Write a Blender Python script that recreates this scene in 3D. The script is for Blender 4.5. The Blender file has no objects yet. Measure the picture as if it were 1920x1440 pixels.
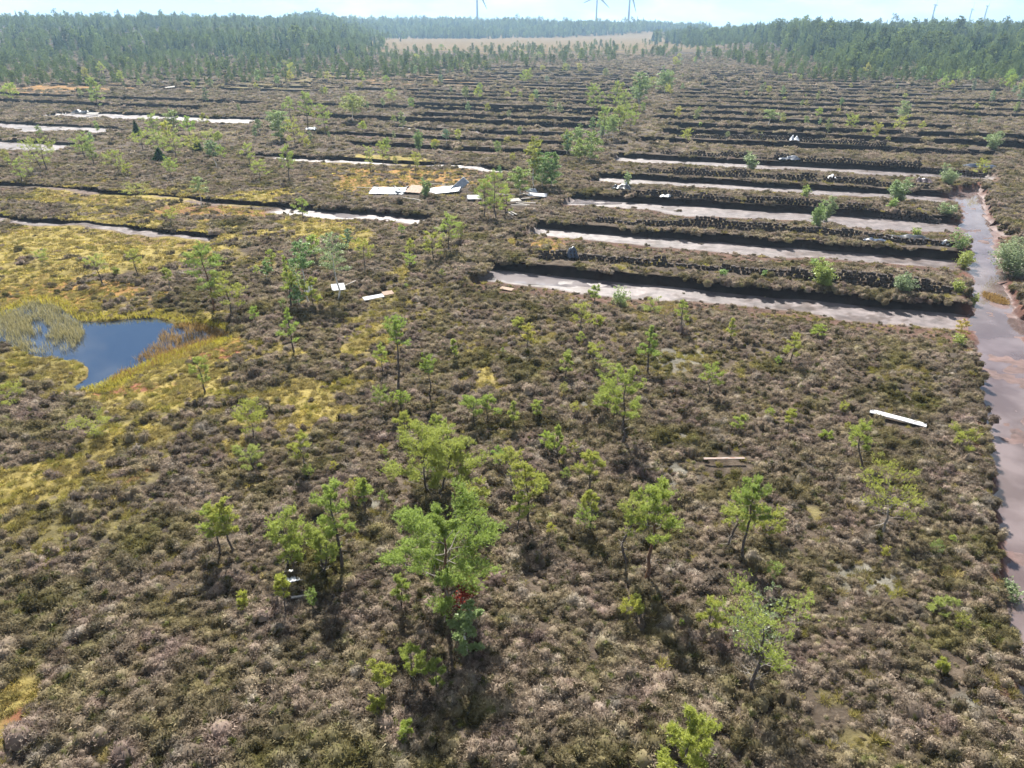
import bpy, math, random
import numpy as np
from mathutils import Vector

# ------------------------------------------------------------------ camera, sky, sun, exposure
sc = bpy.context.scene
COL = sc.collection
R = math.radians
PITCH = R(26.9); FPX = 1333.0; CAMH = 20.0
CP, SP = math.cos(PITCH), math.sin(PITCH)
cam_d = bpy.data.cameras.new('camera'); cam = bpy.data.objects.new('camera', cam_d); COL.objects.link(cam)
cam_d.sensor_fit = 'HORIZONTAL'; cam_d.sensor_width = 36.0; cam_d.lens = 36.0 * FPX / 1920.0
cam_d.clip_start = 0.1; cam_d.clip_end = 30000
cam.location = (0, 0, CAMH); cam.rotation_euler = (R(90) - PITCH, 0, 0)
sc.camera = cam

SUN_AZ, SUN_EL = R(-9), R(46)
world = bpy.data.worlds.new('World'); sc.world = world; world.use_nodes = True
def build_world():
    nt = world.node_tree; N = nt.nodes; L = nt.links; N.clear()
    out = N.new('ShaderNodeOutputWorld'); bg = N.new('ShaderNodeBackground')
    sky = N.new('ShaderNodeTexSky'); sky.sky_type = 'NISHITA'; sky.sun_disc = False
    sky.sun_elevation = SUN_EL; sky.sun_rotation = SUN_AZ; sky.altitude = 100; sky.air_density = 1.0; sky.dust_density = 0.0; sky.ozone_density = 3.0
    bg.inputs['Strength'].default_value = 0.053
    tc = N.new('ShaderNodeTexCoord'); sep = N.new('ShaderNodeSeparateXYZ'); L.new(tc.outputs['Generated'], sep.inputs[0])
    mx = N.new('ShaderNodeMath'); mx.operation = 'MAXIMUM'; L.new(sep.outputs[2], mx.inputs[0]); mx.inputs[1].default_value = 0.0
    ad = N.new('ShaderNodeMath'); ad.operation = 'ADD'; L.new(mx.outputs[0], ad.inputs[0]); ad.inputs[1].default_value = 0.26
    dx = N.new('ShaderNodeMath'); dx.operation = 'DIVIDE'; L.new(sep.outputs[0], dx.inputs[0]); L.new(ad.outputs[0], dx.inputs[1])
    dy = N.new('ShaderNodeMath'); dy.operation = 'DIVIDE'; L.new(sep.outputs[1], dy.inputs[0]); L.new(ad.outputs[0], dy.inputs[1])
    cb = N.new('ShaderNodeCombineXYZ'); L.new(dx.outputs[0], cb.inputs[0]); L.new(dy.outputs[0], cb.inputs[1]); cb.inputs[2].default_value = 8.4
    no = N.new('ShaderNodeTexNoise'); no.inputs['Scale'].default_value = 2.3; no.inputs['Detail'].default_value = 9; no.inputs['Roughness'].default_value = 0.6
    L.new(cb.outputs[0], no.inputs['Vector'])
    rp = N.new('ShaderNodeValToRGB'); rp.color_ramp.elements[0].position = 0.43; rp.color_ramp.elements[1].position = 0.57
    L.new(no.outputs[0], rp.inputs[0])
    no2 = N.new('ShaderNodeTexNoise'); no2.inputs['Scale'].default_value = 5.0; no2.inputs['Detail'].default_value = 8
    L.new(cb.outputs[0], no2.inputs['Vector'])
    cr = N.new('ShaderNodeValToRGB'); cr.color_ramp.elements[0].position = 0.35; cr.color_ramp.elements[1].position = 0.62
    cr.color_ramp.elements[0].color = (3.7, 4.3, 5.3, 1); cr.color_ramp.elements[1].color = (7.1, 7.15, 7.25, 1)
    L.new(no2.outputs[0], cr.inputs[0])
    mix = N.new('ShaderNodeMixRGB'); L.new(rp.outputs[0], mix.inputs[0])
    k1 = N.new('ShaderNodeVectorMath'); k1.operation = 'MULTIPLY_ADD'; k1.inputs[1].default_value = (.36, .25, .135); k1.inputs[2].default_value = (1, 1, 1); L.new(sky.outputs[0], k1.inputs[0])
    k2 = N.new('ShaderNodeVectorMath'); k2.operation = 'DIVIDE'; L.new(sky.outputs[0], k2.inputs[0]); L.new(k1.outputs[0], k2.inputs[1]); L.new(k2.outputs[0], mix.inputs[1]); L.new(cr.outputs[0], mix.inputs[2])
    L.new(mix.outputs[0], bg.inputs['Color']); L.new(bg.outputs[0], out.inputs['Surface'])
build_world()
sun_d = bpy.data.lights.new('sun', 'SUN'); sun_d.energy = 5.0; sun_d.angle = R(0.53); sun_d.color = (1.0, 0.955, 0.88)
sun = bpy.data.objects.new('sun', sun_d); COL.objects.link(sun)
sdir = Vector((math.sin(SUN_AZ) * math.cos(SUN_EL), math.cos(SUN_AZ) * math.cos(SUN_EL), math.sin(SUN_EL)))
sun.rotation_euler = sdir.to_track_quat('Z', 'Y').to_euler(); sun.location = (0, 0, 60)
vs = sc.view_settings; vs.view_transform = 'Standard'; vs.look = 'None'; vs.exposure = 1.58; vs.gamma = 1.0; vs.use_curve_mapping = False
cy = sc.cycles; cy.use_denoising = True; cy.max_bounces = 4; cy.diffuse_bounces = 2; cy.glossy_bounces = 2; cy.transmission_bounces = 2; cy.adaptive_threshold = 0.02; cy.volume_bounces = 0; cy.transparent_max_bounces = 8
cy.caustics_reflective = False; cy.caustics_refractive = False

# ------------------------------------------------------------------ where things stand
AZ = R(17.0); CA, SA = math.cos(AZ), math.sin(AZ)        # the cuttings run 17 degrees off square to the view
def G(px, py, z=0.0):
    wx = px - 960.0; d = py - 720.0
    wy = FPX * CP - d * SP; wz = -FPX * SP - d * CP
    t = (z - CAMH) / wz
    return wx * t, wy * t
def z_at(y, row):
    k = (720.0 - row) / FPX
    return CAMH + y * (k * CP - SP) / (CP + k * SP)
def x_at(px, y, z):
    return (px - 960.0) / FPX * (y * CP - (z - CAMH) * SP)
def uv(x, y): return x * CA - y * SA, x * SA + y * CA
def xy(u, v): return u * CA + v * SA, -u * SA + v * CA
def ss(a, b, x):
    t = np.clip((x - a) / (b - a), 0, 1); return t * t * (3 - 2 * t)

def _hash(i, j, s):
    n = (i.astype(np.int64) * 374761393 + j.astype(np.int64) * 668265263 + s * 974634777) & 0x7fffffff
    n = ((n ^ (n >> 13)) * 1274126177) & 0x7fffffff
    return ((n ^ (n >> 16)) & 0xffff) / 65535.0
def vn(x, y, s=0):
    x = np.asarray(x, float); y = np.asarray(y, float)
    i = np.floor(x); j = np.floor(y); fx = x - i; fy = y - j
    fx = fx * fx * (3 - 2 * fx); fy = fy * fy * (3 - 2 * fy); i = i.astype(int); j = j.astype(int)
    a = _hash(i, j, s); b = _hash(i + 1, j, s); c = _hash(i, j + 1, s); d = _hash(i + 1, j + 1, s)
    return a + (b - a) * fx + (c - a) * fy + (a - b - c + d) * fx * fy
def fbm(x, y, s=0, o=3):
    t = 0; a = 0.5; m = 0
    for k in range(o):
        t = t + a * vn(x, y, s + k * 17); m += a; a *= 0.5; x = x * 2.03; y = y * 2.03
    return t / m

def seg_dist(x, y, pts, closed=True):
    d = np.full(np.shape(x), 1e9); n = len(pts)
    for k in range(n if closed else n - 1):
        ax, ay = pts[k]; bx, by = pts[(k + 1) % n]
        ex, ey = bx - ax, by - ay; l2 = ex * ex + ey * ey + 1e-9
        t = np.clip(((x - ax) * ex + (y - ay) * ey) / l2, 0, 1)
        d = np.minimum(d, np.hypot(x - ax - t * ex, y - ay - t * ey))
    return d
def inside(x, y, pts):
    r = np.zeros(np.shape(x), bool); n = len(pts)
    for k in range(n):
        ax, ay = pts[k]; bx, by = pts[(k + 1) % n]
        if ay == by: continue
        c = ((ay > y) != (by > y)) & (x < (bx - ax) * (y - ay) / (by - ay) + ax)
        r ^= c
    return r
def sdf(x, y, pts): return np.where(inside(x, y, pts), -1.0, 1.0) * seg_dist(x, y, pts)

# cuttings: (v of the cut face, u start, u end, depth, width of the bare floor, wetness of the floor)
CUTS = [(61.9, -21.0, 24.0, .92, 3.4, 1.0), (77.8, -21.0, 27.0, .85, 3.6, 1.0), (94.0, -20.5, 29.5, .8, 4.8, 1.0),
        (109.2, -20.0, 28.5, .75, 3.4, .9), (127.5, -20.0, 37.0, .75, 4.0, .9), (149.0, -19.0, 43.0, 0.85, 1.6, .35),
        (62.3, -95.0, -51.0, 0.5, 2.0, .5), (77.0, -53.5, -33.0, 0.6, 2.8, 1.0), (77.0, -100., -52.0, 0.5, 1.6, .42), (109.5, -80.0, -33.0, 0.5, 2.2, .8),
        (109.0, -150., -116., 0.5, 7.5, 1.0), (131.0, -165., -125., 0.5, 8.0, 1.0), (126.5, -70., -28., .7, 1.2, .3), (153.5, -165., -107., 0.5, 7.5, 1.0),
        (149.5, -88.0, -33.0, 0.8, 1.6, .6), (137.5, -85, -30, .6, 1.0, .3)]
_rv = random.Random(5)
v_ = 163.0
while v_ < 400:
    CUTS.append((v_, -17.0 + _rv.uniform(-4, 4), 48 + (v_ - 163) * .2 + _rv.uniform(-14, 14), 1.2, 4.4, .3))
    lu = -30 + _rv.uniform(-5, 5)
    CUTS.append((v_ + _rv.uniform(-3, 3), lu - _rv.uniform(40, 90) - (v_ - 163) * .35, lu, 1.2, 4.4, .3))
    if _rv.random() < .6: CUTS.append((v_ + _rv.uniform(-3, 3), lu - 230, lu - _rv.uniform(95, 120), 1.1, 4.4, .3))
    v_ += _rv.uniform(11, 15)
DRAIN_L = [G(*p, .15) for p in [(1770, 352), (1795, 372), (1815, 480), (1820, 560), (1828, 650), (1848, 800), (1872, 990), (1893, 1150), (1912, 1300), (1935, 1500), (1990, 1900)]]
DRAIN_R = [G(*p, -.8) for p in [(1838, 352), (1850, 372), (1872, 440), (1890, 520), (1915, 590), (1960, 700), (2040, 900), (2130, 1150), (2230, 1500), (2380, 1900)]]
DRAIN = DRAIN_L + DRAIN_R[::-1]
POND_PX = [(-30, 600), (15, 578), (60, 565), (108, 573), (150, 602), (200, 604), (245, 597), (290, 595), (332, 610), (375, 606), (420, 618), (431, 631), (400, 646), (352, 657),
           (300, 676), (250, 702), (196, 729), (142, 733), (134, 726), (163, 707), (166, 692), (150, 681), (100, 673), (60, 668), (28, 652), (-30, 640)]
POND = [G(*p, -.3) for p in POND_PX]
WATER_Z = -0.30

def wob(u): return 0.55 * (vn(u / 4.0, u * 0 + 3.3, 71) - .5) + 0.22 * (vn(u / 1.1, u * 0 + 8.1, 72) - .5)
def far_hill(x, y):
    r = np.hypot(x, y); a = np.where(y > 50, x / np.maximum(y, 50), 0)
    hl = 17 * ss(430, 950, r) * ss(-.14, -.26, a)
    hr = 8 * ss(390, 720, r) * ss(.2, .38, a)
    hf = np.interp(a, [-.2, .0, .15, .25], [15, 13, 8, 5]) * ss(1240, 1460, r)
    return np.maximum(np.maximum(hl, hr), hf)
def trench(u, v):
    """depth, bare-floor mask and cut-face mask at grid coordinates"""
    dep = np.zeros(np.shape(u)); flo = np.zeros(np.shape(u)); wet = np.zeros(np.shape(u)); fac = np.zeros(np.shape(u))
    for vf, u0, u1, D, w, wt in CUTS:
        s = v - vf
        sel = (s > -14) & (s < .5) & (u > u0 - 3) & (u < u1 + 3)
        if not sel.any(): continue
        S = s[sel]; U = u[sel]
        m = ss(u0 - .25, u0 + .25, U + .9 * (vn(S, S * 0, 9) - .5)) * (1 - ss(u1 - .3, u1 + .3, U))
        ww = w * (.75 + .5 * vn(U / 5, U * 0 + vf, 33))
        sl = 7.5 if vf < 160 else 4.5; q_ = np.clip((S + ww + sl) / (sl + .4), 0, 1); prof = (q_ * .7 + .3 * q_ * q_ * (3 - 2 * q_)) * (S < 0.01)
        DEP0 = dep[sel].copy(); d = D * prof * m; dep[sel] = np.maximum(dep[sel], d)
        flo[sel] = np.maximum(flo[sel], ss(-ww - .7, -ww + .3, S) * (S < 0.01) * m)
        if .4 < wt < .85: d = d * (.4 + .6 * ss(.36, .5, fbm(U / 8, U * 0 + vf, 39))); dep[sel] = np.maximum(dep[sel] * 0 + DEP0, d)
        if .4 < wt < .85: wt = wt * ss(.44, .56, fbm(U / 7, S / 2.5 + vf, 37))
        wet[sel] = np.maximum(wet[sel], wt * ss(-ww - .7, -ww + .3, S) * (S < 0.01) * m)
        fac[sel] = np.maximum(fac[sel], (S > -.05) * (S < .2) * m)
    return dep, flo, wet, fac
def height(x, y, u=None, v=None, full=False):
    x = np.asarray(x, float); y = np.asarray(y, float)
    if u is None:
        u, v = uv(x, y); v = v - wob(u)
    h = .34 * (fbm(x / 7, y / 7, 1) - .5) + .26 * (fbm(x / 1.5, y / 1.5, 2, 2) - .5)
    dep, flo, wet, fac = trench(u, v)
    dd = np.full(np.shape(x), 99.0); near = (x > 8) & (x < 75) & (y > -5) & (y < 120)
    if near.any(): dd[near] = sdf(x[near], y[near], DRAIN)
    dj = dd + .5 * (vn(x / .9, y / .9, 55) - .5)
    drain = 1 - ss(-.45, .25, dj)
    lip = ss(1.6, .2, dd) * (dd > -.5)
    k = np.maximum(dep / 1.0, drain)
    h = h * (1 - .85 * np.clip(k, 0, 1) ** 2) - np.maximum(dep, .88 * drain) + .10 * lip * (1 - drain) * (dep < .1)
    h = h + .05 * (fbm(x / .8, y / .8, 12) - .5) * np.clip(k, 0, 1)
    pd = np.full(np.shape(x), 99.0); npn = (x < -10) & (x > -50) & (y > 30) & (y < 60)
    if npn.any(): pd[npn] = sdf(x[npn], y[npn], POND)
    rim = ss(3.0, .0, pd)
    h = h * (1 - .8 * rim) - .16 * rim - np.where(pd < .05, np.clip(.13 - pd * .5, 0, .75), 0)
    h = h + far_hill(x, y)
    if full: return h, flo, wet, fac, drain, dd, pd
    return h

# patches of other growth, placed on the ground: px, py, half width px, half depth px, strength, kind
PATCH = [(60, 455, 130, 38, 1.0, 'm'), (230, 470, 150, 40, .9, 'm'), (40, 520, 90, 50, 1.0, 'm'), (330, 475, 80, 22, .8, 'm'), (150, 545, 120, 28, .75, 'o'), (20, 560, 60, 26, 1.0, 'o'),
         (60, 640, 120, 90, .7, 's'), (90, 575, 90, 28, 1.2, 'm'), (230, 600, 150, 22, .8, 'm'), (290, 690, 120, 40, 1.3, 'm'), (390, 655, 60, 26, 1.1, 'm'), (150, 700, 60, 40, .9, 's'), (60, 700, 90, 40, .8, 's'),
         (430, 640, 30, 18, .9, 'o'), (400, 665, 40, 10, .8, 'r'), (250, 730, 60, 10, .7, 'r'),
         (330, 735, 130, 40, .8, 's'), (600, 745, 60, 60, .55, 'm'), (520, 700, 60, 50, .4, 'm'), (260, 800, 90, 50, .95, 's'), (200, 860, 110, 45, .9, 's'), (60, 905, 90, 28, 1.3, 'm'), (150, 960, 110, 70, .75, 's'), (230, 830, 60, 26, .9, 'm'),
         (280, 878, 22, 9, 1.2, 'r'), (250, 902, 8, 8, 1.0, 'r'), (10, 1330, 50, 60, 1.2, 'm'), (40, 1340, 24, 16, 1.3, 'r'), (215, 1405, 26, 20, 1.0, 'm'),
         (480, 370, 60, 12, .9, 'm'), (580, 425, 80, 22, .9, 'm'), (380, 392, 80, 10, 1.1, 'o'), (250, 372, 120, 12, .8, 'm'), (300, 352, 120, 10, .4, 's'), (120, 358, 60, 8, .8, 'm'),
         (740, 333, 110, 16, .9, 'o'), (640, 345, 40, 14, .6, 's'), (700, 298, 50, 6, 1., 'm'), (760, 300, 40, 5, .9, 'm'), (600, 300, 60, 6, .8, 's'), (660, 450, 60, 18, .5, 'm'), (1020, 448, 30, 12, .9, 'o'),
         (700, 660, 70, 90, .45, 'm'), (740, 600, 80, 60, .5, 's'), (900, 705, 60, 26, .5, 'm'), (1260, 672, 28, 14, 1., 'p'), (1265, 895, 30, 24, .9, 'p'), (710, 945, 24, 20, .8, 'p'), (1300, 810, 30, 16, .7, 'p'),
         (1640, 1090, 60, 30, .6, 'p'), (1830, 1315, 30, 14, .9, 'p'), (1600, 1390, 30, 26, .5, 's'), (1000, 690, 40, 20, .6, 'p'), (1150, 605, 200, 30, .25, 's'), (640, 1000, 60, 40, .3, 's'),
         (30, 925, 70, 30, 1.3, 'm'), (90, 890, 90, 26, 1.2, 'm'), (300, 745, 60, 20, .9, 'm'), (60, 610, 40, 40, 1., 'm'), (20, 690, 40, 30, .9, 'm'), (130, 440, 160, 26, 1.0, 'm'), (300, 455, 110, 20, .9, 'm'), (120, 500, 110, 26, .9, 'm'), (20, 470, 60, 40, 1.0, 'm'), (330, 520, 40, 16, .5, 'm'), (240, 770, 80, 30, .9, 's'), (120, 895, 90, 30, 1.2, 'm'), (200, 905, 90, 60, .9, 's'), (250, 850, 60, 40, .9, 's'), (120, 1000, 90, 50, .6, 's'),
         (190, 372, 130, 8, 1.0, 'm'), (420, 398, 60, 6, 1.0, 'o'), (230, 446, 60, 6, .8, 'm'), (640, 720, 40, 50, .5, 's'), (1560, 1290, 26, 24, .8, 's'), (1620, 1395, 30, 24, .8, 's'), (1640, 1345, 24, 20, .7, 's'), (1490, 1180, 20, 14, .7, 's'), (310, 1290, 24, 14, .7, 's'), (1520, 960, 30, 14, .6, 's'), (1030, 640, 60, 16, .5, 's'),
         (195, 1235, 9, 7, 1.2, 'o'), (540, 1320, 26, 14, .6, 's'), (440, 1190, 22, 12, .6, 's'), (1700, 700, 60, 14, .4, 's'), (1100, 760, 30, 10, .4, 'p'), (840, 1010, 20, 10, .6, 'p'),
         (620, 140, 220, 14, .3, 's'), (800, 150, 160, 10, .3, 'o'), (900, 165, 120, 8, .3, 's'), (480, 160, 120, 10, .4, 's'), (1000, 132, 120, 8, .3, 's'), (120, 165, 160, 10, .4, 'o'), (560, 150, 90, 9, .4, 's'),
         (960, 75, 300, 9, 1.4, 'f'), (1130, 72, 160, 8, 1.2, 'f'), (820, 80, 120, 8, 1.0, 'f'), (1310, 250, 60, 5, .7, 's'), (330, 250, 90, 8, .4, 's'), (90, 430, 100, 10, .6, 'm')]
def cover(x, y):
    """amount of each growth at a point: moss, straw, orange, red, pale, far bog"""
    out = {k: np.zeros(np.shape(x)) for k in 'msorpf'}
    nz = fbm(x / 3.2, y / 3.2, 21, 4); nz2 = fbm(x / .9, y / .9, 24, 3); big = fbm(x / 14, y / 14, 29)
    for px, py, rx, ry, s, k in PATCH:
        cx, cy_ = G(px, py); ex = abs(G(px + rx, py)[0] - cx); ey = abs(G(px, py - ry)[1] - G(px, py + ry)[1]) / 2
        q = ((x - cx) / ex) ** 2 + ((y - cy_) / ey) ** 2
        sel = q < 6
        if not sel.any(): continue
        a = s * np.exp(-q[sel] * .8) * 1.15 + (nz[sel] - .5) * .95 + (nz2[sel] - .5) * .6 + .10
        out[k][sel] = np.maximum(out[k][sel], ss(.3, .55, a))
    out['s'] = np.maximum(out['s'], .6 * ss(.64, .74, nz) * ss(.35, .6, big))
    return out

# ------------------------------------------------------------------ materials
def mat(name, base, rough=.8, spec=.3):
    m = bpy.data.materials.new(name); m.use_nodes = True
    b = m.node_tree.nodes['Principled BSDF']; b.inputs['Base Color'].default_value = (*base, 1); b.inputs['Roughness'].default_value = rough
    b.inputs['Specular IOR Level'].default_value = spec
    return m
def nd(m, t, **k):
    n = m.node_tree.nodes.new(t)
    for a, v in k.items():
        if a in n.inputs: n.inputs[a].default_value = v
        else: setattr(n, a, v)
    return n
def lk(m, a, b): m.node_tree.links.new(a, b)
def noisy(name, c0, c1, scale=6., rough=.8, spec=.3, bump=.0, detail=5, obj=False, p0=.35, p1=.65):
    m = mat(name, c0, rough, spec); b = m.node_tree.nodes['Principled BSDF']
    tc = nd(m, 'ShaderNodeTexCoord'); no = nd(m, 'ShaderNodeTexNoise'); no.inputs['Scale'].default_value = scale; no.inputs['Detail'].default_value = detail
    lk(m, tc.outputs['Object' if obj else 'Generated'], no.inputs['Vector'])
    rp = nd(m, 'ShaderNodeValToRGB'); rp.color_ramp.elements[0].color = (*c0, 1); rp.color_ramp.elements[1].color = (*c1, 1)
    rp.color_ramp.elements[0].position = p0; rp.color_ramp.elements[1].position = p1
    lk(m, no.outputs[0], rp.inputs[0]); lk(m, rp.outputs[0], b.inputs['Base Color'])
    if bump:
        bp = nd(m, 'ShaderNodeBump'); bp.inputs['Strength'].default_value = bump; bp.inputs['Distance'].default_value = .05
        lk(m, no.outputs[0], bp.inputs['Height']); lk(m, bp.outputs[0], b.inputs['Normal'])
    return m
def leafmat(name, col, var, trans=.45, use_obj=True, tone='tone', spatial=None, gloss=.0):
    """diffuse + translucent leaf; colour runs col..var with the sprig's own tone, times the plant's own tint"""
    m = bpy.data.materials.new(name); m.use_nodes = True; nt = m.node_tree; nt.nodes.clear()
    out = nd(m, 'ShaderNodeOutputMaterial'); df = nd(m, 'ShaderNodeBsdfDiffuse'); tr = nd(m, 'ShaderNodeBsdfTranslucent'); mx = nd(m, 'ShaderNodeMixShader')
    at = nd(m, 'ShaderNodeAttribute', attribute_name=tone)
    c = nd(m, 'ShaderNodeMixRGB'); c.inputs[1].default_value = (*col, 1); c.inputs[2].default_value = (*var, 1); lk(m, at.outputs['Fac'], c.inputs[0])
    res = c.outputs[0]
    if spatial:
        geo = nd(m, 'ShaderNodeNewGeometry')
        for sc_, lo, hi, cc, dt in spatial:
            no = nd(m, 'ShaderNodeTexNoise'); no.inputs['Scale'].default_value = sc_; no.inputs['Detail'].default_value = dt
            mp = nd(m, 'ShaderNodeVectorMath', operation='ADD'); mp.inputs[1].default_value = (cc[0] * 977, cc[1] * 713, 0); lk(m, geo.outputs['Position'], mp.inputs[0]); lk(m, mp.outputs[0], no.inputs['Vector'])
            mr = nd(m, 'ShaderNodeMapRange'); mr.inputs[1].default_value = lo; mr.inputs[2].default_value = hi; lk(m, no.outputs[0], mr.inputs[0])
            mc = nd(m, 'ShaderNodeMixRGB'); lk(m, mr.outputs[0], mc.inputs[0]); lk(m, res, mc.inputs[1]); mc.inputs[2].default_value = (*cc, 1); res = mc.outputs[0]
        # every bush a little lighter or darker than the next, and every sprig too
        oi = nd(m, 'ShaderNodeObjectInfo'); m1 = nd(m, 'ShaderNodeMapRange'); m1.inputs[3].default_value = .55; m1.inputs[4].default_value = 1.35; lk(m, oi.outputs['Random'], m1.inputs[0])
        m2 = nd(m, 'ShaderNodeMapRange'); m2.inputs[3].default_value = .72; m2.inputs[4].default_value = 1.3; lk(m, at.outputs['Fac'], m2.inputs[0])
        mm = nd(m, 'ShaderNodeMath', operation='MULTIPLY'); lk(m, m1.outputs[0], mm.inputs[0]); lk(m, m2.outputs[0], mm.inputs[1])
        vm = nd(m, 'ShaderNodeVectorMath', operation='SCALE'); lk(m, res, vm.inputs[0]); lk(m, mm.outputs[0], vm.inputs['Scale']); res = vm.outputs[0]
    if use_obj:
        oi = nd(m, 'ShaderNodeObjectInfo'); mu = nd(m, 'ShaderNodeMixRGB', blend_type='MULTIPLY'); mu.inputs[0].default_value = 1
        lk(m, res, mu.inputs[1]); lk(m, oi.outputs['Color'], mu.inputs[2]); res = mu.outputs[0]
    lk(m, res, df.inputs[0]); lk(m, res, tr.inputs[0]); mx.inputs[0].default_value = trans
    lk(m, df.outputs[0], mx.inputs[1]); lk(m, tr.outputs[0], mx.inputs[2])
    sh = mx.outputs[0]
    if gloss:
        gl = nd(m, 'ShaderNodeBsdfGlossy'); gl.inputs['Roughness'].default_value = .45; gl.inputs['Color'].default_value = (1, 1, 1, 1)
        m3 = nd(m, 'ShaderNodeMixShader'); m3.inputs[0].default_value = gloss; lk(m, sh, m3.inputs[1]); lk(m, gl.outputs[0], m3.inputs[2]); sh = m3.outputs[0]
    lk(m, sh, out.inputs['Surface'])
    return m
M = {}
M['needles'] = leafmat('pine needles', (.25, .295, .075), (.465, .485, .135), .58, gloss=.02)
M['leaves'] = leafmat('birch leaves', (.22, .28, .10), (.36, .41, .16), .5, gloss=.03)
M['spruce'] = leafmat('spruce needles', (.035, .075, .03), (.075, .13, .04), .3)
M['forest_pine'] = leafmat('forest pine needles', (.10, .145, .05), (.17, .215, .075), .45, spatial=[(.02, .42, .62, (.12, .165, .06), 2)], use_obj=False)
M['forest_spruce'] = leafmat('forest spruce needles', (.05, .09, .04), (.09, .14, .06), .3, spatial=[(.03, .45, .65, (.075, .12, .05), 2)], use_obj=False)
M['forest_birch'] = leafmat('forest birch leaves', (.13, .18, .05), (.2, .24, .07), .4, spatial=[(.05, .45, .65, (.16, .2, .05), 2)], use_obj=False)
M['heather'] = leafmat('heather sprigs', (.218, .175, .133), (.312, .252, .196), .42, use_obj=False,
    spatial=[(.35, .45, .64, (.22, .187, .10), 5), (.55, .52, .68, (.27, .205, .175), 5), (.9, .57, .72, (.37, .325, .27), 4), (.22, .52, .68, (.15, .135, .055), 5), (2.2, .60, .72, (.14, .15, .05), 2), (1.6, .58, .68, (.095, .085, .045), 2)])
M['straw'] = leafmat('dry grass blades', (.22, .18, .07), (.36, .30, .13), .45, use_obj=False, spatial=[(.5, .45, .65, (.26, .24, .06), 3)])
M['moss'] = leafmat('bog grass blades', (.34, .275, .075), (.48, .40, .125), .45, use_obj=False, spatial=[(.45, .48, .64, (.26, .20, .075), 3), (.8, .55, .7, (.16, .17, .05), 3)])
M['sedge'] = leafmat('sedge blades', (.32, .29, .045), (.45, .39, .07), .5, use_obj=False)
M['reed_pale'] = leafmat('pale reeds', (.22, .20, .09), (.36, .32, .17), .45, use_obj=False)
M['reed_brown'] = leafmat('brown reeds', (.20, .12, .04), (.36, .25, .10), .45, use_obj=False)
M['red_leaf'] = leafmat('red rowan leaves', (.20, .035, .028), (.30, .06, .04), .35, use_obj=False)
M['bark'] = noisy('pine bark', (.055, .047, .042), (.13, .11, .10), 14, .9, .1, .4)
M['bark_red'] = noisy('red pine bark', (.09, .055, .04), (.21, .13, .09), 14, .9, .1, .4)
M['bark_birch'] = noisy('birch bark', (.09, .08, .075), (.66, .64, .61), 22, .7, .2, .1, p0=.36, p1=.46)
M['bark_grey'] = noisy('weathered wood', (.17, .15, .13), (.30, .27, .24), 16, .9, .1, .3)
M['peat'] = noisy('dried peat sod', (.035, .029, .027), (.105, .087, .078), 3.0, .95, .1, .5)
M['tarp_black'] = noisy('black plastic', (.012, .014, .018), (.035, .04, .05), 8, .35, .5)
M['tarp_blue'] = noisy('dark blue plastic', (.02, .03, .055), (.05, .065, .10), 8, .35, .5)
M['tarp_white'] = noisy('white plastic', (.34, .36, .39), (.56, .58, .61), 8, .4, .5)
M['tarp_brown'] = noisy('purple brown plastic', (.05, .03, .035), (.10, .07, .075), 8, .4, .4)
M['tin'] = noisy('weathered tin', (.15, .17, .20), (.36, .39, .43), 9, .5, .5)
M['tin_brightened'] = noisy('brightened white tin', (.55, .57, .6), (.8, .81, .82), 9, .5, .5)  # white tin made brighter to offset the pine's shade on its sheet
M['tin_dark'] = noisy('grey tin', (.24, .25, .27), (.45, .47, .5), 9, .5, .5)
M['board'] = noisy('pale weathered board', (.22, .20, .18), (.40, .37, .34), 9, .8, .2)
M['board_tan'] = noisy('tan board', (.22, .15, .11), (.34, .25, .19), 9, .8, .2)
M['board_white'] = noisy('white board', (.36, .36, .37), (.56, .56, .57), 7, .7, .2)
M['rust'] = noisy('rusty sheet', (.20, .085, .04), (.30, .27, .25), 5, .7, .2, p0=.4, p1=.55)
M['steel_backlit'] = mat('backlit tower grey', (.06, .065, .08), .5, .3)  # dark grey stands in for the backlit shade on tower and blades

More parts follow.
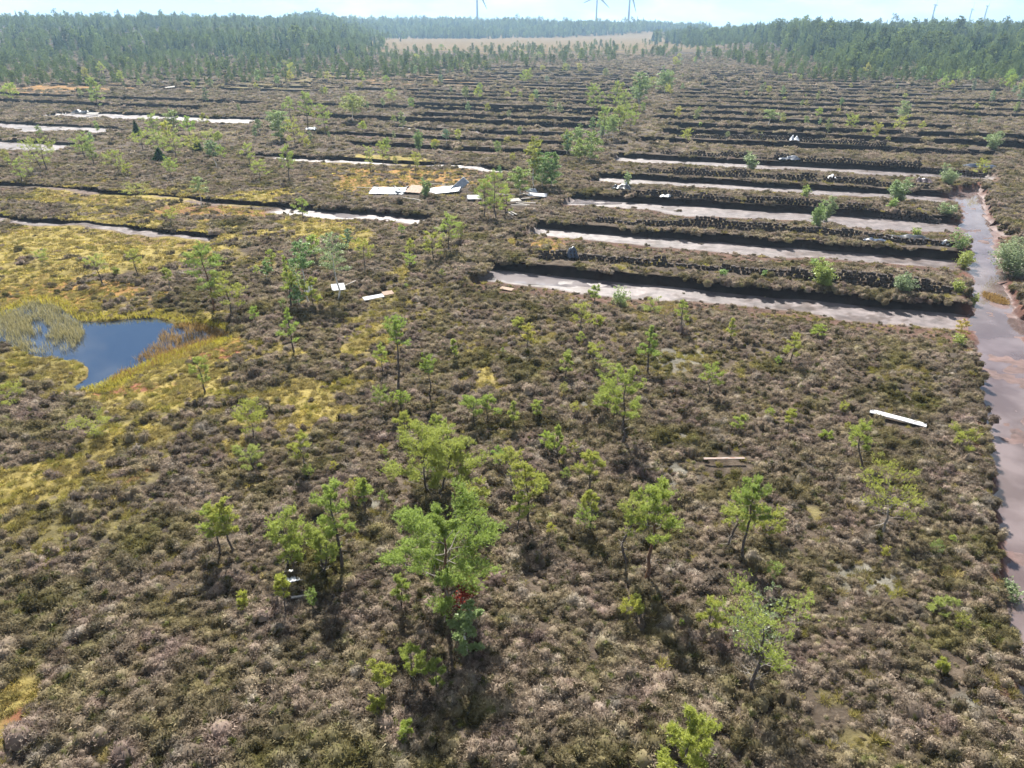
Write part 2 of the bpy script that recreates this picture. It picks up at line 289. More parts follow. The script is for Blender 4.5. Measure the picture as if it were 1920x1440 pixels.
def ground_material():
    m = mat('bog ground', (.1, .08, .06), .9, .2); b = m.node_tree.nodes['Principled BSDF']
    at = nd(m, 'ShaderNodeAttribute', attribute_name='cover_colour'); wt = nd(m, 'ShaderNodeAttribute', attribute_name='wet')
    geo = nd(m, 'ShaderNodeNewGeometry')
    n1 = nd(m, 'ShaderNodeTexNoise'); n1.inputs['Scale'].default_value = 1.3; n1.inputs['Detail'].default_value = 9; n1.inputs['Roughness'].default_value = .68; lk(m, geo.outputs['Position'], n1.inputs['Vector'])
    n2 = nd(m, 'ShaderNodeTexNoise'); n2.inputs['Scale'].default_value = .09; n2.inputs['Detail'].default_value = 7; n2.inputs['Roughness'].default_value = .65; lk(m, geo.outputs['Position'], n2.inputs['Vector'])
    r1 = nd(m, 'ShaderNodeMapRange'); r1.inputs[1].default_value = .32; r1.inputs[2].default_value = .68; r1.inputs[3].default_value = .55; r1.inputs[4].default_value = 1.45; lk(m, n1.outputs[0], r1.inputs[0])
    r2 = nd(m, 'ShaderNodeMapRange'); r2.inputs[1].default_value = .3; r2.inputs[2].default_value = .7; r2.inputs[3].default_value = .75; r2.inputs[4].default_value = 1.25; lk(m, n2.outputs[0], r2.inputs[0])
    mm = nd(m, 'ShaderNodeMath', operation='MULTIPLY'); lk(m, r1.outputs[0], mm.inputs[0]); lk(m, r2.outputs[0], mm.inputs[1])
    vm = nd(m, 'ShaderNodeVectorMath', operation='SCALE'); lk(m, at.outputs['Color'], vm.inputs[0]); lk(m, mm.outputs[0], vm.inputs['Scale']); lk(m, vm.outputs[0], b.inputs['Base Color'])
    # wet floors shine, in patches
    n3 = nd(m, 'ShaderNodeTexNoise'); n3.inputs['Scale'].default_value = .9; n3.inputs['Detail'].default_value = 6; lk(m, geo.outputs['Position'], n3.inputs['Vector'])
    r3 = nd(m, 'ShaderNodeMapRange'); r3.inputs[1].default_value = .35; r3.inputs[2].default_value = .65; r3.inputs[3].default_value = .55; r3.inputs[4].default_value = 1.0; lk(m, n3.outputs[0], r3.inputs[0])
    mw = nd(m, 'ShaderNodeMath', operation='MULTIPLY'); lk(m, wt.outputs['Fac'], mw.inputs[0]); lk(m, r3.outputs[0], mw.inputs[1])
    rr = nd(m, 'ShaderNodeMapRange'); rr.inputs[3].default_value = .95; rr.inputs[4].default_value = .36; lk(m, mw.outputs[0], rr.inputs[0]); lk(m, rr.outputs[0], b.inputs['Roughness'])
    sp = nd(m, 'ShaderNodeMapRange'); sp.inputs[3].default_value = .05; sp.inputs[4].default_value = .5; lk(m, mw.outputs[0], sp.inputs[0]); lk(m, sp.outputs[0], b.inputs['Specular IOR Level'])
    bs = nd(m, 'ShaderNodeMapRange'); bs.inputs[3].default_value = .9; bs.inputs[4].default_value = .18; lk(m, wt.outputs['Fac'], bs.inputs[0])
    bp = nd(m, 'ShaderNodeBump'); bp.inputs['Distance'].default_value = .25; lk(m, bs.outputs[0], bp.inputs['Strength']); lk(m, n1.outputs[0], bp.inputs['Height']); lk(m, bp.outputs[0], b.inputs['Normal'])
    return m
M['ground'] = ground_material()
def water_material(name, base, rough, bump, scale, vary=None, ior=1.33):
    m = mat(name, base, rough, .5); b = m.node_tree.nodes['Principled BSDF']; b.inputs['IOR'].default_value = ior
    geo = nd(m, 'ShaderNodeNewGeometry'); n1 = nd(m, 'ShaderNodeTexNoise'); n1.inputs['Scale'].default_value = scale; n1.inputs['Detail'].default_value = 3; lk(m, geo.outputs['Position'], n1.inputs['Vector'])
    bp = nd(m, 'ShaderNodeBump'); bp.inputs['Strength'].default_value = bump; bp.inputs['Distance'].default_value = .02; lk(m, n1.outputs[0], bp.inputs['Height']); lk(m, bp.outputs[0], b.inputs['Normal'])
    if vary:
        n2 = nd(m, 'ShaderNodeTexNoise'); n2.inputs['Scale'].default_value = .35; n2.inputs['Detail'].default_value = 6; lk(m, geo.outputs['Position'], n2.inputs['Vector'])
        rp = nd(m, 'ShaderNodeValToRGB'); rp.color_ramp.elements[0].position = .4; rp.color_ramp.elements[1].position = .6; rp.color_ramp.elements[0].color = (*base, 1); rp.color_ramp.elements[1].color = (*vary, 1)
        lk(m, n2.outputs[0], rp.inputs[0]); lk(m, rp.outputs[0], b.inputs['Base Color'])
    return m
M['pond'] = water_material('pond water', (.004, .014, .036), .02, .03, 5, None, 3.6)  # blue base colour stands in for part of the sky's reflection
M['trenchwater'] = water_material('shallow pool water', (.10, .09, .095), .08, .08, 4, (.20, .18, .18), 1.5)
M['drainwater'] = water_material('muddy drain water', (.086, .062, .058), .06, .10, 3, (.145, .113, .110), 1.6)

# ------------------------------------------------------------------ mesh helpers
def mesh_np(name, V, F, m=None, smooth=False, attrs=None):
    """V (n,3); F (k,3) or (k,4)"""
    me = bpy.data.meshes.new(name); V = np.asarray(V, np.float32); F = np.asarray(F, np.int32)
    me.vertices.add(len(V)); me.vertices.foreach_set('co', V.ravel())
    if len(F):
        n = F.shape[1]; me.loops.add(F.size); me.loops.foreach_set('vertex_index', F.ravel()); me.polygons.add(len(F))
        me.polygons.foreach_set('loop_start', np.arange(0, F.size, n, dtype=np.int32))
        if smooth: me.polygons.foreach_set('use_smooth', np.ones(len(F), bool))
    for k, a in (attrs or {}).items():
        a = np.asarray(a)
        if a.ndim == 2:
            at = me.attributes.new(k, 'FLOAT_COLOR', 'POINT'); c = np.ones((len(V), 4), np.float32); c[:, :3] = a; at.data.foreach_set('color', c.ravel())
        elif a.dtype.kind == 'i':
            at = me.attributes.new(k, 'INT', 'POINT'); at.data.foreach_set('value', a.astype(np.int32))
        else:
            at = me.attributes.new(k, 'FLOAT', 'POINT'); at.data.foreach_set('value', a.astype(np.float32))
    me.update(); me.validate()
    if m: me.materials.append(m)
    return me
def link(name, me, parent=None, loc=None, rz=0, **props):
    o = bpy.data.objects.new(name, me); COL.objects.link(o); o.parent = parent
    if loc is not None: o.location = loc
    o.rotation_euler[2] = rz
    for k, v in props.items(): o[k] = v
    return o
def thing(name, label, cat, loc, rz=0, group=None):
    o = link(name, None, None, loc, rz, label=label, category=cat)
    if group: o['group'] = group
    o.empty_display_size = .2
    return o
class MB:
    def __init__(s): s.V = []; s.F = []; s.T = []; s.n = 0
    def add(s, V, F, tone=None):
        V = np.asarray(V, float); F = np.asarray(F, int)
        s.V.append(V); s.F.append(F + s.n); s.n += len(V); s.T.append(np.full(len(V), .5) if tone is None else tone)
    def tube(s, P, rad, k=5):
        P = np.asarray(P, float); n = len(P); rad = np.asarray(rad, float)
        T = np.gradient(P, axis=0); T /= np.linalg.norm(T, axis=1, keepdims=True) + 1e-9
        ref = np.array([1., 0, 0]) if abs(T[0][0]) < .8 else np.array([0, 1., 0])
        A = np.cross(T, ref); A /= np.linalg.norm(A, axis=1, keepdims=True) + 1e-9; B = np.cross(T, A)
        th = np.arange(k) * 2 * np.pi / k
        V = (P[:, None] + rad[:, None, None] * (np.cos(th)[None, :, None] * A[:, None] + np.sin(th)[None, :, None] * B[:, None])).reshape(-1, 3)
        i = np.arange(n - 1)[:, None] * k; j = np.arange(k)[None]; j2 = (j + 1) % k
        F = np.stack([i + j, i + j2, i + k + j2, i + k + j], -1).reshape(-1, 4)
        s.add(V, F)
    def mesh(s, name, m, smooth=False):
        return mesh_np(name, np.concatenate(s.V), np.concatenate(s.F), m, smooth, {'tone': np.concatenate(s.T)})
def norm(a): return a / (np.linalg.norm(a, axis=-1, keepdims=True) + 1e-9)

# ------------------------------------------------------------------ ground
def lines(breaks):
    """breaks: [(from, to, step)...]"""
    out = []
    for a, b, st in breaks:
        n = max(1, int(round((b - a) / st))); out.append(np.linspace(a, b, n, endpoint=False))
    out.append(np.array([breaks[-1][1]])); return np.concatenate(out)
def with_faces(L, lo, hi):
    ex = []
    for vf, *_ in CUTS:
        if lo < vf < hi: ex += [vf - .25, vf, vf + .1]
    L = np.array([a for a in L if all(abs(a - e) > .12 for e in ex)]); return np.unique(np.concatenate([L, np.array(ex)]) if ex else L)
HEATH = np.array([.090, .072, .057])
def build_ground():
    Vs, Fs, Cs, Ws = [], [], [], []; off = 0
    defs = [(lines([(-1800, -200, 100), (-200, -78, 6), (-78, 8, .36), (8, 34, .26), (34, 60, .6), (60, 150, 8), (150, 1200, 100)]), lines([(-300, -20, 20), (-20, 6, 2), (6, 60, .34), (60, 71, .34)])),
            (lines([(-1800, -250, 100), (-250, -180, 5), (-180, 70, .7), (70, 130, 5), (130, 1200, 100)]), lines([(71, 158, .55)])),
            (lines([(-1800, -420, 60), (-420, 220, 2.4), (220, 1200, 60)]), lines([(158, 410, 1.3)])),
            (lines([(-2600, 2200, 24)]), lines([(410, 1000, 16), (1000, 2200, 24)]))]
    for us, vs_ in defs:
        vs_ = with_faces(vs_, vs_[0], vs_[-1])
        U, V = np.meshgrid(us, vs_); u = U.ravel(); v = V.ravel()
        x, y = xy(u, v + wob(u))
        h, flo, wet, fac, dr, dd, pd = height(x, y, u, v, True)
        cv = cover(x, y)
        nz = fbm(x / 6, y / 6, 41, 4)[:, None]; nf = fbm(x / 60, y / 60, 43, 3)[:, None]
        c = HEATH * (.85 + .5 * (nz - .5)) * np.array([1, 1, 1]); c = c * (1 - .5 * (nf - .5) * np.array([-.2, .1, .6]))
        c = c * (1 - .42 * ss(380, 520, np.hypot(x, y)))[:, None]  # far ground darkened in place of the shade between bushes
        for k, cc in (('s', (.13, .11, .05)), ('m', (.215, .172, .058)), ('o', (.235, .135, .05)), ('r', (.17, .072, .045)), ('p', (.15, .14, .115)), ('f', (.12, .08, .032))):
            a = cv[k][:, None] * .92; c = c * (1 - a) + np.array(cc) * a
        rim = (ss(1.6, .1, pd) * (.4 + .6 * vn(x / 1.5, y / 1.5, 77)))[:, None] * .9; c = c * (1 - rim) + np.array((.15, .135, .03)) * rim
        mudn = fbm(x / 2.2, y / 2.2, 45, 4)[:, None]
        mud = np.array((.165, .138, .135)) * (.75 + .6 * (mudn - .4)); mud = np.where(mudn > .62, np.array((.07, .052, .047)), mud)
        mud = np.where(wet[:, None] < .45, np.array((.145, .112, .098)), mud)
        c = c * (1 - flo[:, None] * np.clip(wet * 2.5, 0, 1)[:, None]) + mud * flo[:, None] * np.clip(wet * 2.5, 0, 1)[:, None]
        # disturbed brown peat beside the floors
        pe = np.clip(ss(.02, .3, np.maximum(0, -h - .05)) * (1 - flo), 0, 1)[:, None] * (np.hypot(x, y) < 160)[:, None] * .6; c = c * (1 - pe) + np.array((.10, .055, .042)) * pe
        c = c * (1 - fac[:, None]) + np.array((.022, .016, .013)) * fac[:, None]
        c = c * (1 - dr[:, None]) + np.array((.11, .07, .063)) * dr[:, None]
        bank = (np.exp(-((dd - .1) / .5) ** 2) * .75 * (dr < .9))[:, None]; c = c * (1 - bank) + np.array((.10, .045, .03)) * bank * .9 + c * bank * .1
        ins = (pd < -.15)[:, None]; c = np.where(ins, np.array((.03, .025, .015)), c)
        n, m_ = V.shape; idx = np.arange(n * m_).reshape(n, m_)
        Fs.append(np.stack([idx[:-1, :-1], idx[:-1, 1:], idx[1:, 1:], idx[1:, :-1]], -1).reshape(-1, 4) + off); off += n * m_
        Vs.append(np.stack([x, y, h], 1)); Cs.append(c); Ws.append(np.clip(flo * np.where(wet < .45, 0, wet) + np.where(dr > .97, .8, 0), 0, 1))
    # a coarse sheet on to the horizon, below the detailed ground
    us = lines([(-6800, -2600, 700), (-2600, 2200, 480), (2200, 5000, 700)]); vs_ = lines([(-900, 2150, 600), (2150, 5600, 575)])
    U, V = np.meshgrid(us, vs_); x, y = xy(U.ravel(), V.ravel())
    z = np.where((V.ravel() < 2300) & (np.abs(U.ravel()) < 2300), -6.0, 2.0)
    n, m_ = V.shape; idx = np.arange(n * m_).reshape(n, m_)
    Fs.append(np.stack([idx[:-1, :-1], idx[:-1, 1:], idx[1:, 1:], idx[1:, :-1]], -1).reshape(-1, 4) + off)
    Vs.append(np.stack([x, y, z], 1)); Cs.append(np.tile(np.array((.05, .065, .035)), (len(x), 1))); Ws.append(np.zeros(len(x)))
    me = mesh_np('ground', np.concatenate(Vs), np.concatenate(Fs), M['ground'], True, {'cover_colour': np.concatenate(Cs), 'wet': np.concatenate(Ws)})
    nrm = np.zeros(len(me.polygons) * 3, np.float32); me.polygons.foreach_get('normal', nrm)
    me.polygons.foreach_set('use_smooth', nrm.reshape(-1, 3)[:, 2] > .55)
    link('ground', me, kind='structure')
build_ground()

def sheet(name, pts, z, m):
    if sum(pts[k - 1][0] * pts[k][1] - pts[k][0] * pts[k - 1][1] for k in range(len(pts))) < 0: pts = pts[::-1]
    me = bpy.data.meshes.new(name); me.from_pydata([(x, y, z) for x, y in pts], [], [list(range(len(pts)))]); me.materials.append(m); me.update()
    return link(name, me, kind='structure')
def grown(pts, d):
    cx = sum(p[0] for p in pts) / len(pts); cy_ = sum(p[1] for p in pts) / len(pts)
    return [(x + (x - cx) / math.hypot(x - cx, y - cy_) * d, y + (y - cy_) / math.hypot(x - cx, y - cy_) * d) for x, y in pts]
sheet('pond_water', grown(POND, .25), WATER_Z, M['pond'])
sheet('drain_water', DRAIN, -.865, M['drainwater'])
for vf, D, e0, e1, b0, b1 in ((61.9, .92, -21.2, -7.5, 3.4, .5), (94.0, .8, -20.7, -13.5, 3.6, .6), (77.0, .6, -47., -33.2, 2.4, .5)):
    q = [xy(u, vf - (b0 - (b0 - b1) * .75 * (k / 13) ** 2) + wob(np.array([u]))[0]) for k, u in enumerate(np.linspace(e0, e1, 14))]
    q += [xy(u, vf - b1 + wob(np.array([u]))[0]) for u in np.linspace(e1, e0, 14)]
    sheet('trench_water', q, -D + .012, M['trenchwater'])

# hills on the horizon
def build_hills():
    for nm, px0, px1, dist, rows in (('hills', 1150, 2300, 4300, [(1150, 60), (1230, 52), (1300, 47.5), (1380, 46.5), (1450, 49), (1600, 48), (1750, 43), (1850, 44), (2000, 42), (2300, 46)]),
                                 ('hills', -500, 900, 2900, [(-500, 40), (0, 36), (200, 33), (300, 30), (420, 31), (520, 34), (640, 37), (760, 42), (900, 60)])):
        xs = np.linspace(px0, px1, 90); V = []; ks = 9
        for p in xs:
            row = np.interp(p, [a for a, _ in rows], [b for _, b in rows]) + 1.2 * (vn(np.array([p / 9.]), np.array([2.]), 3)[0] - .5)
            zt = max(3., z_at(dist, row) - CAMH + 20)
            for k in range(ks):
                t = k / (ks - 1); yy = dist - 600 + 1200 * t
                V.append((x_at(p, dist, zt) * (yy / dist), yy, zt * math.sin(t * math.pi) - 4))
        idx = np.arange(len(V)).reshape(len(xs), ks)
        F = np.stack([idx[:-1, :-1], idx[1:, :-1], idx[1:, 1:], idx[:-1, 1:]], -1).reshape(-1, 4)
        link(nm, mesh_np(nm, V, F, M['hill'], True), kind='structure')
M['hill'] = noisy('forested hill', (.03, .05, .025), (.06, .085, .04), 40, .95, .05)
build_hills()

# ------------------------------------------------------------------ scattering of uncountable growth
def scatter(name, P, sc_, rz, idx, sources, label, cat, tilt=None, kind='stuff'):
    rng_t = np.random.default_rng(len(P)); tilt_ = .16 if name in ('heather', 'grass') else .03
    me = mesh_np(name, P, np.zeros((0, 4), int), None, attrs={'sc': np.asarray(sc_, float), 'rz': np.asarray(rz, float), 'idx': np.asarray(idx, int), 'tx': rng_t.normal(size=len(P)) * tilt_, 'ty': rng_t.normal(size=len(P)) * tilt_})
    o = link(name, me, label=label, category=cat, kind=kind)
    ng = bpy.data.node_groups.new(name + '_scatter', 'GeometryNodeTree')
    ng.interface.new_socket('Geometry', in_out='INPUT', socket_type='NodeSocketGeometry'); ng.interface.new_socket('Geometry', in_out='OUTPUT', socket_type='NodeSocketGeometry')
    N = ng.nodes; L = ng.links; gi = N.new('NodeGroupInput'); go = N.new('NodeGroupOutput')
    m2p = N.new('GeometryNodeMeshToPoints'); iop = N.new('GeometryNodeInstanceOnPoints'); g2i = N.new('GeometryNodeGeometryToInstance')
    for s in reversed(sources):
        oi = N.new('GeometryNodeObjectInfo'); oi.inputs['Object'].default_value = s; L.new(oi.outputs['Geometry'], g2i.inputs[0])
    def attr(nm, t):
        a = N.new('GeometryNodeInputNamedAttribute'); a.data_type = t; a.inputs['Name'].default_value = nm
        return [q for q in a.outputs if q.name == 'Attribute' and q.enabled][0]
    cb = N.new('ShaderNodeCombineXYZ'); L.new(attr('rz', 'FLOAT'), cb.inputs[2]); L.new(attr('tx', 'FLOAT'), cb.inputs[0]); L.new(attr('ty', 'FLOAT'), cb.inputs[1])
    L.new(gi.outputs[0], m2p.inputs[0]); L.new(m2p.outputs[0], iop.inputs['Points']); L.new(g2i.outputs[0], iop.inputs['Instance'])
    iop.inputs['Pick Instance'].default_value = True; L.new(attr('idx', 'INT'), iop.inputs['Instance Index'])
    L.new(cb.outputs[0], iop.inputs['Rotation']); L.new(attr('sc', 'FLOAT'), iop.inputs['Scale']); L.new(iop.outputs[0], go.inputs[0])
    md = o.modifiers.new('scatter', 'NODES'); md.node_group = ng
    return o
def source(name, me): return bpy.data.objects.new(name, me)

def blades(rng, P, D, ln, wd, kink=.35, tone=None):
    """thin two-triangle sprigs from P along D"""
    n = len(P); D = norm(D); S = norm(np.cross(D, rng.normal(size=(n, 3))))
    ln = np.broadcast_to(ln, n)[:, None]; wd = np.broadcast_to(wd, n)[:, None]
    bend = norm(rng.normal(size=(n, 3))) * kink
    mid = P + D * ln * .55; tip = mid + norm(D + bend) * ln * .45
    V = np.stack([P - S * wd * .3, P + S * wd * .3, mid + S * wd * .5, tip, mid - S * wd * .5], 1).reshape(-1, 3)
    b = np.arange(n)[:, None] * 5
    F = np.concatenate([b + np.array([0, 1, 2]), b + np.array([0, 2, 4]), b + np.array([4, 2, 3])], 0)
    t = rng.random(n) if tone is None else tone
    return V, F, np.repeat(t, 5)
def tris(rng, P, D, ln, wd, tone=None):
    n = len(P); D = norm(D); S = norm(np.cross(D, rng.normal(size=(n, 3))))
    ln = np.broadcast_to(ln, n)[:, None]; wd = np.broadcast_to(wd, n)[:, None]
    V = np.stack([P - S * wd * .5, P + S * wd * .5, P + D * ln], 1).reshape(-1, 3)
    F = np.arange(3 * n).reshape(-1, 3); t = rng.random(n) if tone is None else tone
    return V, F, np.repeat(t, 3)

def heather_mesh(seed, n, r, hgt, ln, wd):
    rng = np.random.default_rng(seed); mb = MB()
    lob = rng.normal(size=(5, 2)) * r * rng.uniform(.35, .75); lr = r * rng.uniform(.35, .85, 5); lh = hgt * rng.uniform(.4, 1.2, 5)
    k = rng.integers(0, 5, n); th = rng.random(n) * 2 * np.pi; q = np.sqrt(rng.random(n))
    P = np.stack([lob[k, 0] + np.cos(th) * q * lr[k], lob[k, 1] + np.sin(th) * q * lr[k], np.zeros(n)], 1)
    P[:, 2] = lh[k] * np.sqrt(np.clip(1 - q ** 2, 0, 1)) * rng.uniform(.5, .95, n)
    D = np.stack([np.cos(th) * q * .9, np.sin(th) * q * .9, .55 + 0 * q], 1) + rng.normal(size=(n, 3)) * .45
    D[:, 2] = np.abs(D[:, 2])
    V, F, t = tris(rng, P - norm(D) * ln * .3, D, ln * rng.uniform(.6, 1.3, n), wd * rng.uniform(.6, 1.4, n))
    mb.add(V, F, t)
    for j in range(5):                                        # the dense twiggy inside: opaque core blocking light, toned dark for shaded gaps
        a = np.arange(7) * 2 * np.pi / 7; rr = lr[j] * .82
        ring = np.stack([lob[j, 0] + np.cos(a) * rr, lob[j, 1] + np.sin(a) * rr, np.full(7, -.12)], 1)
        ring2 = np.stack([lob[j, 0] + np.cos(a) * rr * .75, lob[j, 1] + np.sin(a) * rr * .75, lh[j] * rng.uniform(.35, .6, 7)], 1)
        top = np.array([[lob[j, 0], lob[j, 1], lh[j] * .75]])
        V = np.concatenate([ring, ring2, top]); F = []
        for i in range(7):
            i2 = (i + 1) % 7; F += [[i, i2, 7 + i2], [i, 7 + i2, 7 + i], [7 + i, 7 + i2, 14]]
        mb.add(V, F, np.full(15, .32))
    return mb.mesh('heather_bush', M['heather'])
def tussock_mesh(seed, n, r, ln, m, wd=.016):
    rng = np.random.default_rng(seed); mb = MB(); th = rng.random(n) * 2 * np.pi; q = rng.random(n) ** .7
    P = np.stack([np.cos(th) * q * r, np.sin(th) * q * r, np.zeros(n) - .03], 1)
    D = np.stack([np.cos(th) * q * .9, np.sin(th) * q * .9, np.full(n, .8)], 1) + rng.normal(size=(n, 3)) * .2
    V, F, t = blades(rng, P, D, ln * rng.uniform(.6, 1.2, n), wd, .8); mb.add(V, F, t); return mb.mesh('grass_tussock', m)

def frustum_points(rng, d0, d1, dens, mx=1.12):
    """points spread evenly over the ground ahead of the camera between two distances"""
    w = .70 * math.hypot(d1, CAMH) * mx + 2; n = int(2 * w * (d1 - d0) * dens)
    x = rng.uniform(-w, w, n); y = rng.uniform(d0, d1, n)
    k = np.abs(x) < (.72 * np.sqrt(y * y + 600) * mx + 2)
    return x[k], y[k]
WALL_PX = [('first', [(1012, 482), (1150, 490), (1400, 508), (1560, 525), (1700, 538), (1782, 548)], True), ('second', [(1118, 414), (1300, 423), (1500, 434), (1640, 446), (1700, 455), (1790, 462)], True),
            ('third', [(1165, 362), (1300, 370), (1500, 383), (1680, 397), (1765, 405)], False), ('fourth', [(1215, 322), (1400, 331), (1550, 339), (1740, 352)], False),
            ('fifth', [(1240, 287), (1400, 294), (1560, 304), (1700, 311), (1850, 322)], False), ('sixth', [(1270, 255), (1450, 262), (1650, 273), (1840, 285)], False)]
WALLS = [[G(a, b, .1) for a, b in px] for _, px, _ in WALL_PX]
# trodden or covered spots round the boards and sheets where no heather grows
CLEAR = [(1664, 774, .75), (1684, 783, .75), (1704, 792, .75), (1340, 862, .7), (1362, 861, .7), (1385, 860, .7), (547, 1085, .42), (564, 1122, .25), (578, 545, .7), (634, 540, .8), (655, 532, .5), (692, 560, .8), (710, 552, .8), (727, 549, .7),
         (950, 531, .9), (700, 358, 1.8), (727, 359, 2.2), (750, 360, 1.8), (780, 359, 1.8), (815, 357, 2.0), (840, 358, 2.2), (862, 354, 1.6), (889, 371, 1.4), (965, 376, 1.5), (985, 380, 2.0), (1000, 362, 2.2), (960, 402, 1.2), (980, 368, 2.)]
def keep_heather(x, y, rng, bare=1.0):
    h, flo, wet, fac, dr, dd, pd = height(x, y, None, None, True)
    cv = cover(x, y)
    other = np.clip(cv['m'] + cv['o'] * .9 + cv['s'] * .75 + cv['r'] + cv['p'] * .55 + cv['f'], 0, 1)
    p = 1 - other * .95
    p *= 1 - np.clip(flo * 1.02, 0, .99); p *= (dr < .25); p *= (pd > .5)
    low = ss(.25, .75, -h) * (1 - flo) * (np.hypot(x, y) < 140); p *= 1 - .6 * low
    near = (np.abs(x) < 80) & (y > 40) & (y < 150)
    for L_ in WALLS:
        if near.any():
            dw = np.full(len(x), 99.); dw[near] = seg_dist(x[near], y[near], L_, False); front = np.interp(x, [q[0] for q in L_], [q[1] for q in L_]) - y
            p *= 1 - ((dw < .55) | ((dw < 1.5) & (front > 0))) * .97
    for px, py, r in CLEAR:
        cx, cy_ = G(px, py, .2); p *= np.where(((x - cx) ** 2 + ((y - cy_ + r * .35) / 1.35) ** 2) < r * r, .04, 1)
    clump = ss(.36, .5, fbm(x / 1.7, y / 1.7, 61, 2)); p *= .6 + .4 * clump
    return (rng.random(len(x)) < p), h, cv
def build_heather():
    rng = np.random.default_rng(11)
    S = [source('heather_bush', heather_mesh(100 + i, 760, .42, .37, .095, .032)) for i in range(9)]
    S2 = [source('heather_bush', heather_mesh(200 + i, 260, .48, .34, .14, .056)) for i in range(6)]
    S3 = [source('heather_bush', heather_mesh(300 + i, 130, .9, .30, .22, .13)) for i in range(4)]
    for (d0, d1, dens, src, s0, s1, lab) in ((9, 36, 10.5, S, .30, 1.32, 'brown heather bushes covering the nearest part of the bog'), (36, 60, 7.2, S, .36, 1.32, 'brown heather bushes between the pond and the first cutting'),
                                        (60, 125, 3.3, S2, .5, 1.4, 'brown heather on the strips between the wet cuttings'), (125, 250, .6, S3, .6, 1.4, 'purplish heather on the far cut strips'), (250, 560, .13, S3, 1.1, 2.5, 'dark heather on the farthest cut strips')):
        x, y = frustum_points(rng, d0, d1, dens); k, h, cv = keep_heather(x, y, rng); x, y, h = x[k], y[k], h[k]; n = len(x)
        big = fbm(x / 5, y / 5, 66)
        scatter('heather', np.stack([x, y, h - .02], 1), (1 - .45 * ss(.15, .7, -h)) * (s0 + (s1 - s0) * rng.random(n) ** 1.7) * (.55 + .9 * big), rng.random(n) * 6.28, rng.integers(0, len(src), n), src, lab, 'heather')
    T = [source('grass_tussock', tussock_mesh(400 + i, 90, .13, .30, M['straw'])) for i in range(3)]
    T2 = [source('grass_tussock', tussock_mesh(420 + i, 60, .25, .34, M['straw'], .045)) for i in range(3)]
    for d0, d1, dens, src, lab in ((9, 60, 7., T, 'short straw-coloured grass between the heather bushes'), (60, 120, 1.8, T2, 'straw-coloured grass on the cut strips')):
        x, y = frustum_points(rng, d0, d1, dens)
        h, flo, wet, fac, dr, dd, pd = height(x, y, None, None, True); cv = cover(x, y)
        p = .05 + .22 * ss(.5, .38, fbm(x / 1.7, y / 1.7, 61, 2)) + .9 * cv['s'] + .5 * cv['m'] + .3 * cv['o'] + .5 * cv['p']; p *= (dr < .2) * (pd > .1) * (flo < .3)
        k = rng.random(len(x)) < p; x, y, h = x[k], y[k], h[k]; n = len(x)
        scatter('grass', np.stack([x, y, h], 1), rng.uniform(.45, 1.1, n), rng.random(n) * 6.28, rng.integers(0, 3, n), src, lab, 'grass')
build_heather()

def build_moss_grass():
    rng = np.random.default_rng(15)
    T = [source('moss_grass', tussock_mesh(440 + i, 60, .16, .13, M['moss'], .03)) for i in range(3)]; T2 = [source('moss_grass', tussock_mesh(450 + i, 40, .3, .16, M['moss'], .07)) for i in range(3)]
    for d0, d1, dens, src, lab in ((12, 60, 9., T, 'short yellow-green bog grass on the mossy hollows round the pond'), (60, 110, 3., T2, 'short yellow-green bog grass on the mossy ground behind the pond')):
        x, y = frustum_points(rng, d0, d1, dens); cv = cover(x, y); h, flo, wet, fac, dr, dd, pd = height(x, y, None, None, True)
        k = rng.random(len(x)) < (cv['m'] * .8 + cv['o'] * .35) * (pd > .2) * (dr < .2) * (flo < .4); x, y, h = x[k], y[k], h[k]; n = len(x)
        scatter('grass', np.stack([x, y, h], 1), rng.uniform(.5, 1.3, n), rng.random(n) * 6.28, rng.integers(0, 3, n), src, lab, 'bog grass')
build_moss_grass()

